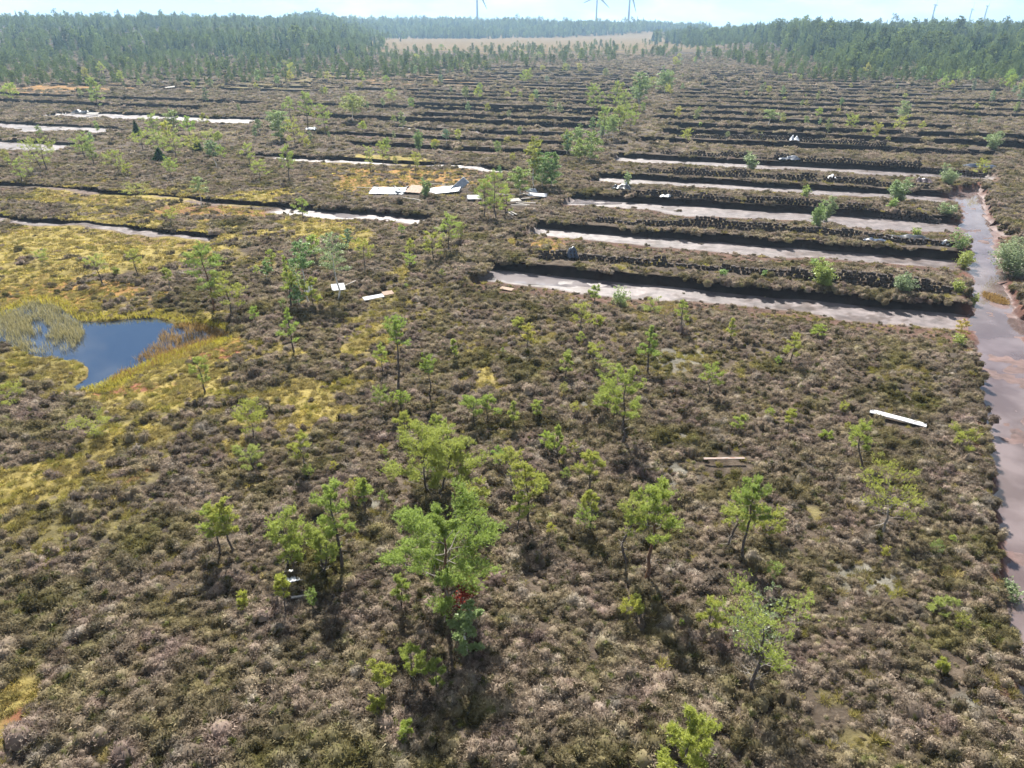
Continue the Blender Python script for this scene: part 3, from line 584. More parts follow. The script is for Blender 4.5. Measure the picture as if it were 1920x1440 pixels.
def build_reeds():
    rng = np.random.default_rng(8)
    def area(pts_px, n, m, lab, ln, edge=None, wd=.03, z=WATER_Z - .05):
        pts = [G(*p, -.3) for p in pts_px]; xs = [p[0] for p in pts]; ys = [p[1] for p in pts]
        x = rng.uniform(min(xs), max(xs), n * 3); y = rng.uniform(min(ys), max(ys), n * 3); k = inside(x, y, pts); x, y = x[k][:n], y[k][:n]
        if edge is not None:
            pd = -sdf(x, y, POND); k = rng.random(len(x)) < np.clip(edge(pd), 0, 1) * ss(.30, .5, fbm(x / .9, y / .9, 88)); x, y = x[k], y[k]
        nn = len(x); P = np.stack([x, y, np.full(nn, z)], 1); D = np.stack([rng.normal(size=nn) * .22, rng.normal(size=nn) * .22, np.ones(nn)], 1)
        V, F, t = blades(rng, P, D, ln * rng.uniform(.5, 1.2, nn), wd, .5); mb = MB(); mb.add(V, F, t)
        link('reeds', mb.mesh('reeds', m), kind='stuff', label=lab, category='reeds')
    area([(0, 596), (15, 580), (60, 567), (105, 576), (150, 608), (162, 622), (140, 655), (90, 668), (40, 660), (0, 640)], 9000, M['reed_pale'], 'pale green reeds standing in the shallow end of the pond', .62, lambda d: .5 + .5 * ss(1.2, 3.4, d) + .5 * ss(1., .2, d))
    area([(195, 730), (235, 690), (262, 668), (290, 645), (305, 625), (330, 612), (370, 608), (428, 628), (400, 648), (340, 680), (260, 705)], 9000, M['reed_brown'], 'brown reeds along the sunlit far-right arm of the pond', .5, lambda d: .34 + .8 * ss(1.3, .2, d))
    area([(150, 735), (200, 745), (300, 695), (430, 650), (440, 635), (400, 640), (300, 672), (240, 700), (190, 722)], 5200, M['sedge'], 'yellow-green sedge fringing the near bank of the pond', .34, None, .03, -.22)
    area([(0, 585), (60, 557), (115, 562), (160, 592), (290, 585), (420, 608), (430, 622), (330, 606), (290, 598), (150, 606), (105, 577), (60, 570), (0, 600)], 4200, M['sedge'], 'yellow-green sedge along the far bank of the pond', .34, None, .03, -.22)
build_reeds()
def build_island():
    rng = np.random.default_rng(19); cx, cy_ = G(1866, 560, -.85); n = 900; th = rng.random(n) * 6.28; q = np.sqrt(rng.random(n))
    P = np.stack([cx + np.cos(th) * q * .75, cy_ + np.sin(th) * q * 1.5, np.full(n, -.88)], 1); D = np.stack([rng.normal(size=n) * .8, rng.normal(size=n) * .8, np.full(n, .7)], 1)
    V, F, t = blades(rng, P, D, .38 * rng.uniform(.5, 1.2, n), .04, .9); mb = MB(); mb.add(V, F, t)
    link('reeds', mb.mesh('reeds', M['reed_brown']), kind='stuff', label='flattened brown sedge lying in the drain', category='sedge')
build_island()

# ------------------------------------------------------------------ trees
def pine_parts(seed, h, w, cb=.45, shoots=420, blades_k=11, nl=.11, bw=.022, style='bog', lean=0., bark='bark', dead=3, sides=6, gnarl=.05, stems=1):
    """returns (trunk mesh, crown mesh) standing at the origin"""
    rng = np.random.default_rng(seed); tb = MB(); bb = MB(); SP_, SD = [], []
    per = max(30, shoots // stems)
    for st in range(stems):
        hh = h * (1 if st == 0 else rng.uniform(.7, .95)); n = 9
        ox, oy = (0, 0) if st == 0 else (rng.uniform(-.12, .12) * w * 2, rng.uniform(-.15, .15) * w)
        t = np.linspace(0, 1, n); drift = np.cumsum(rng.normal(size=(n, 2)), 0) * gnarl * hh / 4; drift -= drift[0]
        P = np.stack([ox + drift[:, 0] + lean * hh * t ** 1.3 + (ox * 1.2) * t, oy + drift[:, 1] + oy * t, hh * t * .97 - .1], 1)
        r0 = .016 * hh + .02; rad = r0 * (1 - .86 * t); rad[0] *= 1.25
        tb.tube(P, rad, sides)
        def at(tt): return np.array([np.interp(tt, t, P[:, i]) for i in range(3)])
        nb = int(np.clip(7 + hh * 2.6, 8, 26)); ws = w * (1 if stems == 1 else .75)
        acc = 0; want = per / nb
        for i in range(nb):
            f = (i + rng.random()) / nb; tt = cb + (1 - cb) * f ** .85; tt = min(tt, .985)
            if style == 'cone': L = ws / 2 * (1.05 - f) * rng.uniform(.75, 1.15)
            elif style == 'flat': L = ws / 2 * (.7 + .45 * math.sin(f * 2.6)) * rng.uniform(.6, 1.15)
            else: L = ws / 2 * math.sqrt(max(.05, 1 - (f * .93) ** 2.4)) * rng.uniform(.5, 1.15) * (.72 + .28 * math.sin(min(1, f * 2.2) * 1.57))
            az = i * 2.4 + rng.uniform(-.6, .6) + st * 1.1; el = rng.uniform(-.05, .3) + .75 * f ** 2
            if style == 'cone': el = rng.uniform(.1, .35) + .5 * f
            d0 = np.array([math.cos(az) * math.cos(el), math.sin(az) * math.cos(el), math.sin(el)])
            b0 = at(tt); sg = np.linspace(0, 1, 5)[:, None]; sag = rng.uniform(.0, .28)
            BP = b0 + d0 * L * sg + np.array([0, 0, 1.]) * (sag * L * sg ** 2) + np.concatenate([np.zeros((1, 3)), np.cumsum(rng.normal(size=(4, 3)) * .045 * L, 0)])
            br = max(.006, r0 * .34 * (1 - tt * .6)); bb.tube(BP, np.linspace(br, br * .25, 5), 4)
            ns = 6 if L > .5 else 3
            ends = [(BP[-1], BP[-1] - BP[-2], L * .3)]
            for q in range(ns):
                s = rng.uniform(.3, .95); a0 = np.array([np.interp(s, sg[:, 0], BP[:, k]) for k in range(3)])
                yaw = az + rng.choice([-1, 1]) * rng.uniform(.4, 1.2); e2 = el + rng.uniform(-.1, .7); d2 = np.array([math.cos(yaw) * math.cos(e2), math.sin(yaw) * math.cos(e2), math.sin(e2)])
                l2 = L * rng.uniform(.25, .5); a1 = a0 + d2 * l2 + np.array([0, 0, .08 * L]); bb.tube(np.stack([a0, (a0 + a1) / 2 + rng.normal(size=3) * .04 * L, a1]), [max(.007, br * .55), max(.006, br * .4), .004], 3)
                ends.append((a1, d2, l2))
            m = max(3, int(want * L / (ws * .36) + .5)); wt = np.array([e[2] for e in ends]); wt /= wt.sum()
            ch = rng.choice(len(ends), m, p=wt)
            for c in ch:
                e, d2, l2 = ends[c]; back = rng.random() ** 2 * .75
                p = e - norm(d2) * l2 * back * .95 + rng.normal(size=3) * np.array([.20, .20, .07]) * (l2 + .10)
                SP_.append(p); SD.append(norm(d2) * .6 + np.array([0, 0, .75]) + rng.normal(size=3) * .35)
        for q in range(max(4, per // 30)):
            SP_.append(at(rng.uniform(.9, 1.0)) + rng.normal(size=3) * .05 * ws * .5); SD.append(np.array([0, 0, 1.]) + rng.normal(size=3) * .4)
        for q in range(dead):
            tt = rng.uniform(.15, max(.2, cb)); az = rng.random() * 6.28; b0 = at(tt); L = w * rng.uniform(.12, .34); d0 = np.array([math.cos(az), math.sin(az), rng.uniform(-.35, .3)])
            b1 = b0 + d0 * L * .6 + rng.normal(size=3) * .04; bb.tube(np.stack([b0, b1, b0 + d0 * L + np.array([0, 0, .1 * L])]), [.014, .010, .004], 3)
    SP_ = np.array(SP_); SD = norm(np.array(SD)); n = len(SP_); tone = np.clip(rng.normal(.5, .24, n), 0, 1)
    k = blades_k; P = np.repeat(SP_, k, 0); D = np.repeat(SD, k, 0); f = rng.random((n * k, 1))
    P = P + D * f * nl * 1.5; D = D * .55 + norm(rng.normal(size=(n * k, 3))) * .85
    cm = MB(); V, F, t = tris(rng, P, D, nl * rng.uniform(.7, 1.2, n * k), bw, np.clip(np.repeat(tone, k) + rng.normal(size=n * k) * .12, 0, 1)); cm.add(V, F, t); fit(tb, cm, h, w, bb)
    return tb.mesh('pine_trunk', M[bark], True), cm.mesh('pine_crown', M['needles']), bb.mesh('pine_branches', M['bark_grey'], True)
def fit(tb, cm, h, w, bb):
    """bring the grown plant to its measured height and spread"""
    V = np.concatenate(cm.V); fz = h / max(.05, np.percentile(V[:, 2], 99.7)); c = np.median(V[:, :2], 0); r = np.percentile(np.hypot(*(V[:, :2] - c).T), 96); fr = min(1.6, max(.55, (w / 2) / max(.03, r)))
    for mb in (tb, cm, bb):
        for v in mb.V: v[:, 2] *= fz; v[:, :2] *= fr
def birch_parts(seed, h, w, cb=.35, n=1500, ls=.07, stems=1, mat_='leaves', shape='egg', bark='bark_birch', lean=0., sides=5, fill=.5):
    rng = np.random.default_rng(seed); tb = MB(); bb = MB(); P_, T_ = [], []
    for st in range(stems):
        hh = h * (1 if st == 0 else rng.uniform(.6, .95)); az0 = rng.random() * 6.28; spread = 0 if stems == 1 else w * .28
        t = np.linspace(0, 1, 7); drift = np.cumsum(rng.normal(size=(7, 2)), 0) * .018 * hh; drift -= drift[0]
        P = np.stack([drift[:, 0] + math.cos(az0) * spread * t + lean * hh * t, drift[:, 1] + math.sin(az0) * spread * t, hh * .96 * t - .08], 1)
        r0 = (.010 * hh + .012) / (1 if stems == 1 else 1.5); tb.tube(P, r0 * (1 - .88 * t), sides)
        nb = int(np.clip(9 + hh * 2.2, 9, 24))
        for i in range(nb):
            f = (i + rng.random()) / nb; tt = cb + (1 - cb) * f
            if shape == 'egg': L = w / 2 * math.sin(min(3.0, (.25 + f * .75) * math.pi * .93)) ** .8 * rng.uniform(.7, 1.1)
            else: L = w / 2 * math.sqrt(max(.06, 1 - (2 * f - .95) ** 2)) * rng.uniform(.75, 1.1)
            L /= 1 if stems == 1 else 1.5
            az = i * 2.4 + rng.uniform(-.5, .5); el = rng.uniform(.35, .8); b0 = np.array([np.interp(tt, t, P[:, k]) for k in range(3)])
            d0 = np.array([math.cos(az) * math.cos(el), math.sin(az) * math.cos(el), math.sin(el)]); sg = np.linspace(0, 1, 4)[:, None]
            BP = b0 + d0 * L * sg - np.array([0, 0, 1]) * L * .25 * sg ** 2.5
            bb.tube(BP, np.linspace(max(.005, r0 * .3), .003, 4), 3)
            m = max(4, int(n / stems / nb * (L / (w * .33) + .15))); s = rng.random(m) ** .6; c = np.stack([np.interp(s, sg[:, 0], BP[:, k]) for k in range(3)], 1)
            c += rng.normal(size=(m, 3)) * np.array([.2, .2, .16]) * L * fill; P_.append(c); T_.append(np.clip(rng.normal(.5, .15) + rng.normal(size=m) * .2, 0, 1))
    P_ = np.concatenate(P_); T_ = np.concatenate(T_); P_[:, 2] = np.maximum(P_[:, 2], .05); D = rng.normal(size=P_.shape); cm = MB()
    V, F, t = tris(rng, P_, D, ls * rng.uniform(.8, 1.4, len(P_)), ls * .85, T_); cm.add(V, F, t); fit(tb, cm, h, w, bb)
    return tb.mesh('birch_trunk', M[bark], True), cm.mesh('birch_crown', M[mat_]), bb.mesh('birch_branches', M['bark_grey'], True)
def spruce_parts(seed, h, w, tiers=11, per=9, blade=3):
    rng = np.random.default_rng(seed); tb = MB(); tb.tube([[0, 0, -.2], [0, 0, h * .5], [0, 0, h * .98]], [.014 * h, .008 * h, .001 * h], 5)
    P, D, Ln, Wd = [], [], [], []
    for i in range(tiers):
        f = (i + .3) / tiers; z = h * (.08 + .9 * f); rr = w / 2 * (1 - f) ** .85 + .03 * w
        for j in range(per):
            az = j * 6.28 / per + i * 1.3 + rng.uniform(-.3, .3)
            for b in range(blade):
                a2 = az + rng.uniform(-.35, .35); P.append([math.cos(a2) * rr * .1 * b, math.sin(a2) * rr * .1 * b, z + rng.uniform(-.03, .03) * h]); D.append([math.cos(a2), math.sin(a2), rng.uniform(-.55, .05)])
                Ln.append(rr * rng.uniform(.65, 1.15)); Wd.append(rr * rng.uniform(.3, .55) + .02 * w)
    P.append([0, 0, h * .9]); D.append([0, 0, 1]); Ln.append(h * .1); Wd.append(.05 * w)
    V, F, t = tris(rng, np.array(P), np.array(D), np.array(Ln), np.array(Wd)); cm = MB(); cm.add(V, F, t)
    return tb.mesh('spruce_trunk', M['bark'], True), cm.mesh('spruce_crown', M['spruce'])

NTREE = {'pine_tree': 0, 'birch_tree': 0, 'spruce_tree': 0}
LAST = [None]
def plant(name, label, cat, parts, x, y, tint=(1, 1, 1), rz=0., s=1., group=None, sink=0., trunk='trunk', crown='crown'):
    z = float(height(np.array([x]), np.array([y]))[0]) - sink
    e = thing(name, label, cat, (x, y, z), rz, group); e.scale = (s, s, s)
    LAST[0] = e; a = link(trunk, parts[0], e)
    if len(parts) > 2: link('branches', parts[2], a, kind='stuff')
    b = link(crown, parts[1], e); b.color = (*tint, 1)
    return e
GREEN = (.7, .9, .8); YEL = (1.12, 1.0, .75); MIDG = (.88, .96, .8); PALE = (1.0, 1.02, 1.25); GREY = (.75, .72, .9)
def stand(bx, by, ty, wpx):
    x, y = G(bx, by); h = z_at(y, ty); k = math.hypot(y * CP + CAMH * SP, 0) / FPX
    return x, y, max(.25, h), max(.25, wpx * k)

# hand-placed pines: base px, base py, top py, crown width px, crown base fraction, tint, options, label
PINES = [
 (833, 1166, 937, 195, .22, (.62, .9, .75), dict(shoots=2300, bark='bark_red', dead=5, stems=1), 'largest foreground pine with a broad bright green crown, beside a red-leaved sapling'),
 (803, 930, 803, 165, .25, (1.0, 1.0, .75), dict(shoots=1900, style='flat', stems=2, dead=10, gnarl=.06), 'wide flat-topped pine with two dark trunks and many grey twigs, behind the largest pine'),
 (1212, 1085, 895, 100, .46, (.85, 1.0, .75), dict(shoots=620, bark='bark_red'), 'bright green single-trunk pine with a reddish stem in the right foreground'),
 (1392, 1047, 900, 70, .50, (.55, .8, .75), dict(shoots=420), 'dark green crowned pine standing between two paler pines in the right foreground'),
 (1362, 1030, 922, 75, .40, (1.0, 1.0, .9), dict(shoots=240, dead=9, gnarl=.09, lean=.1), 'pale thin pine with a bare leaning lower branch, joined to the dark green pine'),
 (1440, 1010, 955, 58, .3, YEL, dict(shoots=170, style='flat'), 'low yellow-green spreading pine beside the dark green crowned pine'),
 (1655, 1003, 880, 120, .35, YEL, dict(shoots=270, dead=14, gnarl=.1, style='flat', bark='bark_grey'), 'gnarled yellow-green pine with bare pale branches reaching right toward the drain'),
 (1613, 887, 795, 48, .45, MIDG, dict(shoots=190, gnarl=.1, lean=-.06), 'crooked little pine leaning left near the white strip'),
 (1167, 832, 685, 80, .34, (.85, .95, .8), dict(shoots=620, style='bog'), 'tall straight pine with a dark shadow pool below, centre right of the heather'),
 (1136, 787, 722, 52, .22, MIDG, dict(shoots=230), 'shorter pine touching the left side of the tall straight pine'),
 (1104, 925, 838, 52, .50, YEL, dict(shoots=260), 'slender yellow-topped pine with a bare straight stem'),
 (1107, 1004, 922, 32, .62, YEL, dict(shoots=130, dead=6), 'thin pine with one small tuft of yellow crown, below the slender yellow-topped pine'),
 (1168, 1062, 925, 58, .55, (1.0, .95, .95), dict(shoots=130, dead=12, gnarl=.07), 'sparse half-bare pine just left of the bright single-trunk pine'),
 (990, 988, 865, 66, .5, YEL, dict(shoots=300, dead=7), 'tall thin pine with an open yellow-green crown, right of the largest pine'),
 (970, 1000, 925, 48, .5, MIDG, dict(shoots=150, dead=5), 'short pale pine at the foot of the open-crowned pine'),
 (1017, 916, 884, 24, .4, YEL, dict(shoots=70), 'tiny yellow pine behind the open-crowned pine'),
 (955, 905, 840, 60, .68, YEL, dict(shoots=55, dead=16, gnarl=.12, bark='bark_grey'), 'nearly dead forked pine with twisted bare limbs'),
 (874, 921, 820, 56, .55, (1.0, .95, .95), dict(shoots=150, dead=12, gnarl=.06), 'thin sparse pine right of the wide flat-topped pine'),
 (890, 978, 900, 60, .4, YEL, dict(shoots=210, dead=5), 'low yellow pine directly behind the largest pine'),
 (763, 834, 772, 48, .4, YEL, dict(shoots=170, dead=6), 'small spreading pine behind the left edge of the flat-topped pine'),
 (825, 826, 778, 30, .5, MIDG, dict(shoots=110), 'small thin-stemmed pine above the flat-topped pine'),
 (846, 846, 785, 38, .4, MIDG, dict(shoots=150, dead=5), 'small dense pine above the right edge of the flat-topped pine'),
 (888, 797, 740, 48, .4, (.7, .95, .8), dict(shoots=190), 'green twin-tufted young pine in mid heather'),
 (915, 793, 740, 28, .5, (.8, 1, .8), dict(shoots=90), 'thin young pine beside the twin-tufted one'),
 (960, 806, 755, 24, .15, MIDG, dict(shoots=100, style='cone'), 'narrow young pine with foliage down to the heather'),
 (1007, 786, 752, 30, .3, MIDG, dict(shoots=90), 'small round young pine, right of the narrow young pine'),
 (1043, 857, 797, 38, .1, (.85, 1, .75), dict(shoots=230, style='cone'), 'bushy young pine green from top to ground'),
 (750, 746, 595, 46, .70, (.6, .9, .75), dict(shoots=260, lean=.02, dead=9), 'tall bare dark trunk carrying one small green crown at its tip'),
 (808, 757, 670, 28, .70, (.7, .95, .8), dict(shoots=110), 'thin-stemmed pine with a small round green top, right of the tall bare trunk'),
 (718, 700, 642, 32, .3, MIDG, dict(shoots=130), 'pale young pine left of the tall bare trunk'),
 (850, 677, 633, 16, .3, MIDG, dict(shoots=50), 'narrow grey young pine in the middle of the heather'),
 (987, 661, 607, 30, .45, (1.35, .95, .6), dict(shoots=120), 'orange-yellow young pine with a dark stem'),
 (970, 617, 594, 28, .05, YEL, dict(shoots=90, style='flat'), 'low bushy pine above the orange-yellow young pine'),
 (1090, 630, 568, 44, .45, YEL, dict(shoots=110, gnarl=.07), 'thin yellow pine with separated tufts'),
 (1118, 622, 592, 26, .4, YEL, dict(shoots=70), 'small yellow pine beside the pine with separated tufts'),
 (1060, 709, 660, 28, .25, MIDG, dict(shoots=110), 'young green pine left of a leaning bare stem'),
 (1108, 690, 645, 36, .6, YEL, dict(shoots=60, gnarl=.1, dead=5), 'leaning bare-stemmed pine with a tuft on one side'),
 (1134, 706, 664, 48, .1, PALE, dict(shoots=150, style='flat'), 'wide pale shrubby pine above the tall straight pine'),
 (1214, 696, 610, 42, .28, (.55, .85, .7), dict(shoots=330, style='cone'), 'deep green cone-shaped pine with a long dark shadow'),
 (1328, 746, 685, 44, .5, (.85, 1, .75), dict(shoots=130, gnarl=.08), 'crooked pine with a tilted green cap, right of the deep green cone-shaped pine'),
 (1480, 682, 617, 38, .3, YEL, dict(shoots=150), 'yellow-green pine on the heather near the right drain'),
 (1367, 641, 598, 20, .2, YEL, dict(shoots=70, style='cone'), 'slim yellow sapling pine near the first cutting'),
 (1533, 632, 605, 36, .0, (.9, 1.05, .7), dict(shoots=150, style='flat'), 'bright bushy dwarf pine below the first cutting'),
 (1380, 811, 780, 28, .05, (.9, 1.05, .8), dict(shoots=80, style='flat'), 'small bright dwarf pine on open heather'),
 (1477, 806, 768, 30, .3, YEL, dict(shoots=70), 'small yellow pine sapling left of the white strip'),
 (1800, 842, 805, 56, .05, YEL, dict(shoots=160, style='flat'), 'spreading dwarf pine on the edge of the drain'),
 (1545, 826, 806, 24, .05, (.9, 1.05, .8), dict(shoots=60, style='flat'), 'tiny bright dwarf pine left of the crooked little pine'),
 (402, 584, 456, 78, .32, (.5, .78, .72), dict(shoots=620, lean=-.08, bark='bark_red', dead=6), 'tall dark green pine leaning left beside the pond'),
 (433, 597, 512, 68, .3, YEL, dict(shoots=300, gnarl=.07), 'shorter yellow pine at the right foot of the pondside pine'),
 (193, 533, 476, 40, .6, PALE, dict(shoots=120, lean=-.12), 'thin leaning pale pine on the yellow moss behind the pond'),
 (260, 520, 466, 26, .55, YEL, dict(shoots=80), 'thin upright pine on the yellow moss behind the pond'),
 (322, 553, 505, 22, .6, GREY, dict(shoots=30, dead=8, bark='bark_grey'), 'grey almost leafless pine left of the pondside pine'),
 (80, 493, 468, 34, .1, MIDG, dict(shoots=80, style='flat'), 'low shrubby pine on the moss at the left edge'),
 (223, 527, 500, 14, .6, GREY, dict(shoots=16, dead=6, bark='bark_grey'), 'short grey snag on the moss behind the pond'),
 (545, 582, 480, 34, .3, (.9, 1.05, .85), dict(shoots=230, style='cone'), 'slender pale green pine left of the white-stemmed birches'),
 (510, 503, 467, 20, .3, MIDG, dict(shoots=80), 'small dark-stemmed pine behind the birches by the pond'),
 (590, 577, 518, 46, .25, (1.1, 1.1, .65), dict(shoots=240), 'vivid yellow-green pine in front of the birches'),
 (553, 664, 578, 44, .25, (.7, 1, .85), dict(shoots=220, style='cone'), 'fresh green young pine alone on the heather right of the pond'),
 (384, 739, 668, 46, .35, MIDG, dict(shoots=190, dead=5), 'young pine on the bank just below the pond'),
 (477, 827, 755, 84, .4, YEL, dict(shoots=330, style='flat', dead=7), 'umbrella-shaped yellow pine below the pond'),
 (478, 882, 828, 54, .1, PALE, dict(shoots=180, style='flat'), 'pale shrubby pine under the umbrella-shaped pine'),
 (573, 882, 812, 50, .4, YEL, dict(shoots=170, dead=6), 'small yellow pine right of the umbrella-shaped pine'),
 (186, 818, 780, 84, .45, YEL, dict(shoots=170, style='flat', gnarl=.12), 'low wind-bent pine with two flat yellow tufts near the left edge'),
 (28, 758, 722, 66, .3, YEL, dict(shoots=170, style='flat'), 'low spreading pine at the left edge below the pond'),
 (439, 1039, 938, 64, .5, YEL, dict(shoots=300), 'slim pine with a yellow crown in the left foreground'),
 (412, 1043, 957, 70, .5, (.9, 1.02, .7), dict(shoots=220, lean=-.12), 'left-leaning partner of the slim yellow-crowned pine'),
 (541, 1066, 960, 86, .4, (.92, 1.02, .75), dict(shoots=420, style='flat', stems=2), 'twin-stemmed flat pine standing behind the corrugated sheet'),
 (606, 1072, 988, 70, .35, (.95, 1.02, .9), dict(shoots=330, stems=2, dead=6), 'pale twin-stemmed pine right of the corrugated sheet'),
 (643, 1072, 903, 74, .42, (.75, .98, .8), dict(shoots=380, gnarl=.04), 'tall fresh green pine left of the largest pine'),
 (684, 955, 895, 34, .5, MIDG, dict(shoots=90, dead=5), 'thin small pine above the tall fresh green pine'),
 (536, 1157, 1085, 38, .6, (1.2, 1.1, .6), dict(shoots=100), 'thin yellow sapling pine in front of the corrugated sheet'),
 (456, 1142, 1110, 32, .3, (1.25, 1.1, .55), dict(shoots=80, style='flat'), 'bright yellow dwarf pine in the left foreground'),
 (777, 1284, 1203, 52, .3, MIDG, dict(shoots=200), 'young pine below and left of the largest pine'),
 (722, 1307, 1238, 58, .45, YEL, dict(shoots=200, style='flat'), 'yellow flat-crowned sapling left of the deep shadow'),
 (760, 1390, 1355, 32, .0, (.9, 1.05, .7), dict(shoots=110, style='flat'), 'bright dwarf pine at the bottom edge beside the deep shadow'),
 (707, 1337, 1303, 34, .1, YEL, dict(shoots=90, style='flat'), 'small yellow dwarf pine below the flat-crowned sapling'),
 (756, 1142, 1078, 40, .2, (.75, .9, .8), dict(shoots=160), 'dull green young pine just left of the largest trunk'),
 (822, 1295, 1235, 46, .1, (.7, .85, .8), dict(shoots=180), 'shaded young pine in the largest tree\'s shadow'),
 (1191, 1160, 1123, 30, .3, YEL, dict(shoots=60), 'tiny pine sapling below the bright single-trunk pine'),
 (1410, 1292, 1092, 170, .30, (.95, 1.05, .85), dict(shoots=330, style='flat', dead=16, gnarl=.09), 'gnarled pine with separate pale tufts in the lower right foreground'),
 (1327, 1192, 1123, 52, .25, YEL, dict(shoots=170, dead=4), 'small pale pine left of the gnarled foreground pine'),
 (1762, 1152, 1120, 52, .0, PALE, dict(shoots=130, style='flat'), 'low pale dwarf pine near the drain in the lower right'),
 (1764, 1257, 1234, 24, .1, YEL, dict(shoots=50), 'tiny yellow dwarf pine near the lower right bank'),
 (1278, 1500, 1352, 100, .2, (1.1, 1.08, .65), dict(shoots=520), 'bright yellow-green pine cut by the bottom edge of the picture'),
 (1640, 912, 893, 26, .1, YEL, dict(shoots=60, style='flat'), 'small flat tuft of yellow pine above the gnarled drain-side pine'),
 # behind the pond and along the middle of the bog
 (686, 506, 445, 42, .45, YEL, dict(shoots=140), 'thin yellow pine near the middle, left of the causeway clump'),
 (841, 472, 400, 48, .35, (.8, 1, .85), dict(shoots=260), 'green pine at the near end of the causeway'),
 (812, 487, 433, 38, .2, YEL, dict(shoots=180), 'broad yellow pine at the foot of the causeway pine'),
 (770, 490, 447, 22, .3, YEL, dict(shoots=80), 'small yellow pine left of the causeway pine'),
 (908, 408, 328, 42, .2, (.65, .92, .75), dict(shoots=300), 'deep green pine in the clump beside the ruined hut'),
 (930, 412, 320, 46, .2, (.75, 1, .75), dict(shoots=330), 'tallest pine of the clump beside the ruined hut'),
 (948, 402, 345, 40, .15, (.95, 1.05, .75), dict(shoots=240), 'yellowish pine on the right of the hut clump'),
 (568, 402, 362, 34, .3, (.65, .9, .75), dict(shoots=150), 'small round green pine beside the white watery cutting'),
 (543, 341, 270, 32, .35, (.6, .85, .75), dict(shoots=200), 'tall slim green pine on the left heather strip'),
 (488, 337, 298, 40, .25, MIDG, dict(shoots=150), 'broad pale pine left of the tall slim one'),
 (470, 313, 268, 30, .3, MIDG, dict(shoots=120), 'slim pale pine on the left heather strip'),
 (320, 334, 294, 34, .25, (.7, .9, .8), dict(shoots=140), 'round green pine on the left heather'),
 (222, 326, 279, 40, .25, MIDG, dict(shoots=170), 'bushy pine on the left heather near the pale cutting'),
 (240, 330, 305, 24, .2, YEL, dict(shoots=70), 'small yellow pine at the foot of the bushy left pine'),
 (160, 296, 246, 46, .15, (.6, .85, .75), dict(shoots=220), 'dark bushy pine at the end of the left pale cutting'),
 (88, 321, 256, 62, .2, MIDG, dict(shoots=300, stems=2), 'broad double pine in front of the left pale cutting'),
 (42, 341, 292, 40, .15, (.8, .95, .85), dict(shoots=170), 'bushy pine at the left edge below the pale cutting'),
 (333, 302, 240, 44, .3, MIDG, dict(shoots=220), 'largest pine of the left group'),
 (300, 292, 245, 42, .2, (.75, .9, .8), dict(shoots=180), 'dense pine in the left group'),
 (268, 282, 240, 40, .25, MIDG, dict(shoots=160), 'pale pine on the left of the left group'),
 (362, 288, 250, 34, .2, YEL, dict(shoots=140), 'yellow pine on the right of the left group'),
 (394, 283, 240, 36, .25, PALE, dict(shoots=150), 'greyish pine right of the left group'),
 (255, 367, 337, 54, .35, YEL, dict(shoots=130, style='flat'), 'flat-topped pale pine beside the mossy cutting'),
 (321, 421, 388, 26, .35, YEL, dict(shoots=60), 'thin pale pine on the strip above the moss'),
 (720, 318, 264, 24, .45, MIDG, dict(shoots=110), 'slender pine right of the orange moss'),
 (780, 325, 283, 22, .5, YEL, dict(shoots=90), 'slender yellow pine behind the tin sheets'),
 (695, 321, 272, 22, .3, PALE, dict(shoots=100), 'slender pale pine beside the orange moss'),
 (577, 245, 172, 32, .4, (.5, .75, .75), dict(shoots=260), 'tall dark pine in the middle distance, left of centre'),
 (610, 250, 190, 34, .3, (.65, .85, .8), dict(shoots=200), 'second dark pine beside the tall middle-distance pine'),
 (545, 222, 180, 20, .4, (.6, .8, .8), dict(shoots=100), 'small dark pine behind the tall middle-distance pine'),
 (553, 277, 218, 44, .2, YEL, dict(shoots=220), 'bushy yellow-green pine in front of the tall middle-distance pine'),
 (185, 202, 144, 30, .1, (.5, .72, .75), dict(shoots=240), 'tall dark solitary pine left of the long white pool'),
 (290, 260, 210, 40, .2, (.65, .85, .75), dict(shoots=190), 'green pine in front of the long white pool'),
 (735, 195, 165, 24, .3, (.6, .8, .8), dict(shoots=90), 'small dark pine near the middle of the far field'),
 (1112, 219, 157, 38, .25, (.45, .7, .72), dict(shoots=260), 'dark green pine at the left of the causeway trees'),
 (1152, 218, 150, 34, .35, (.6, .75, .75), dict(shoots=220), 'tall pine in the middle of the causeway trees'),
 (1128, 266, 200, 26, .35, (.6, .85, .8), dict(shoots=140), 'slim pine nearest on the far causeway'),
 (1168, 232, 168, 30, .3, (.6, .8, .8), dict(shoots=170), 'pine on the right of the tall causeway pine'),
 (1182, 242, 205, 34, .2, (.55, .8, .78), dict(shoots=150), 'short dark pine at the right foot of the causeway trees'),
 (1275, 622, 565, 30, .35, MIDG, dict(shoots=110), 'pale pine just below the first cutting'),
 (1115, 551, 519, 26, .15, (.7, .95, .85), dict(shoots=90), 'small green pine on the edge of the first cutting'),
 (1222, 586, 553, 40, .1, PALE, dict(shoots=120, style='flat'), 'pale shrubby pine below the first cutting'),
 (1686, 251, 205, 32, .4, YEL, dict(shoots=130), 'yellow pine standing on the far right heather'),
 (1593, 252, 212, 26, .4, MIDG, dict(shoots=100), 'slim pine on the far right heather'),
 (1288, 262, 232, 26, .3, YEL, dict(shoots=90), 'small yellow pine by the yellow grass strip'),
 (1838, 330, 288, 26, .3, YEL, dict(shoots=90), 'yellow pine behind the head of the drain'),
]
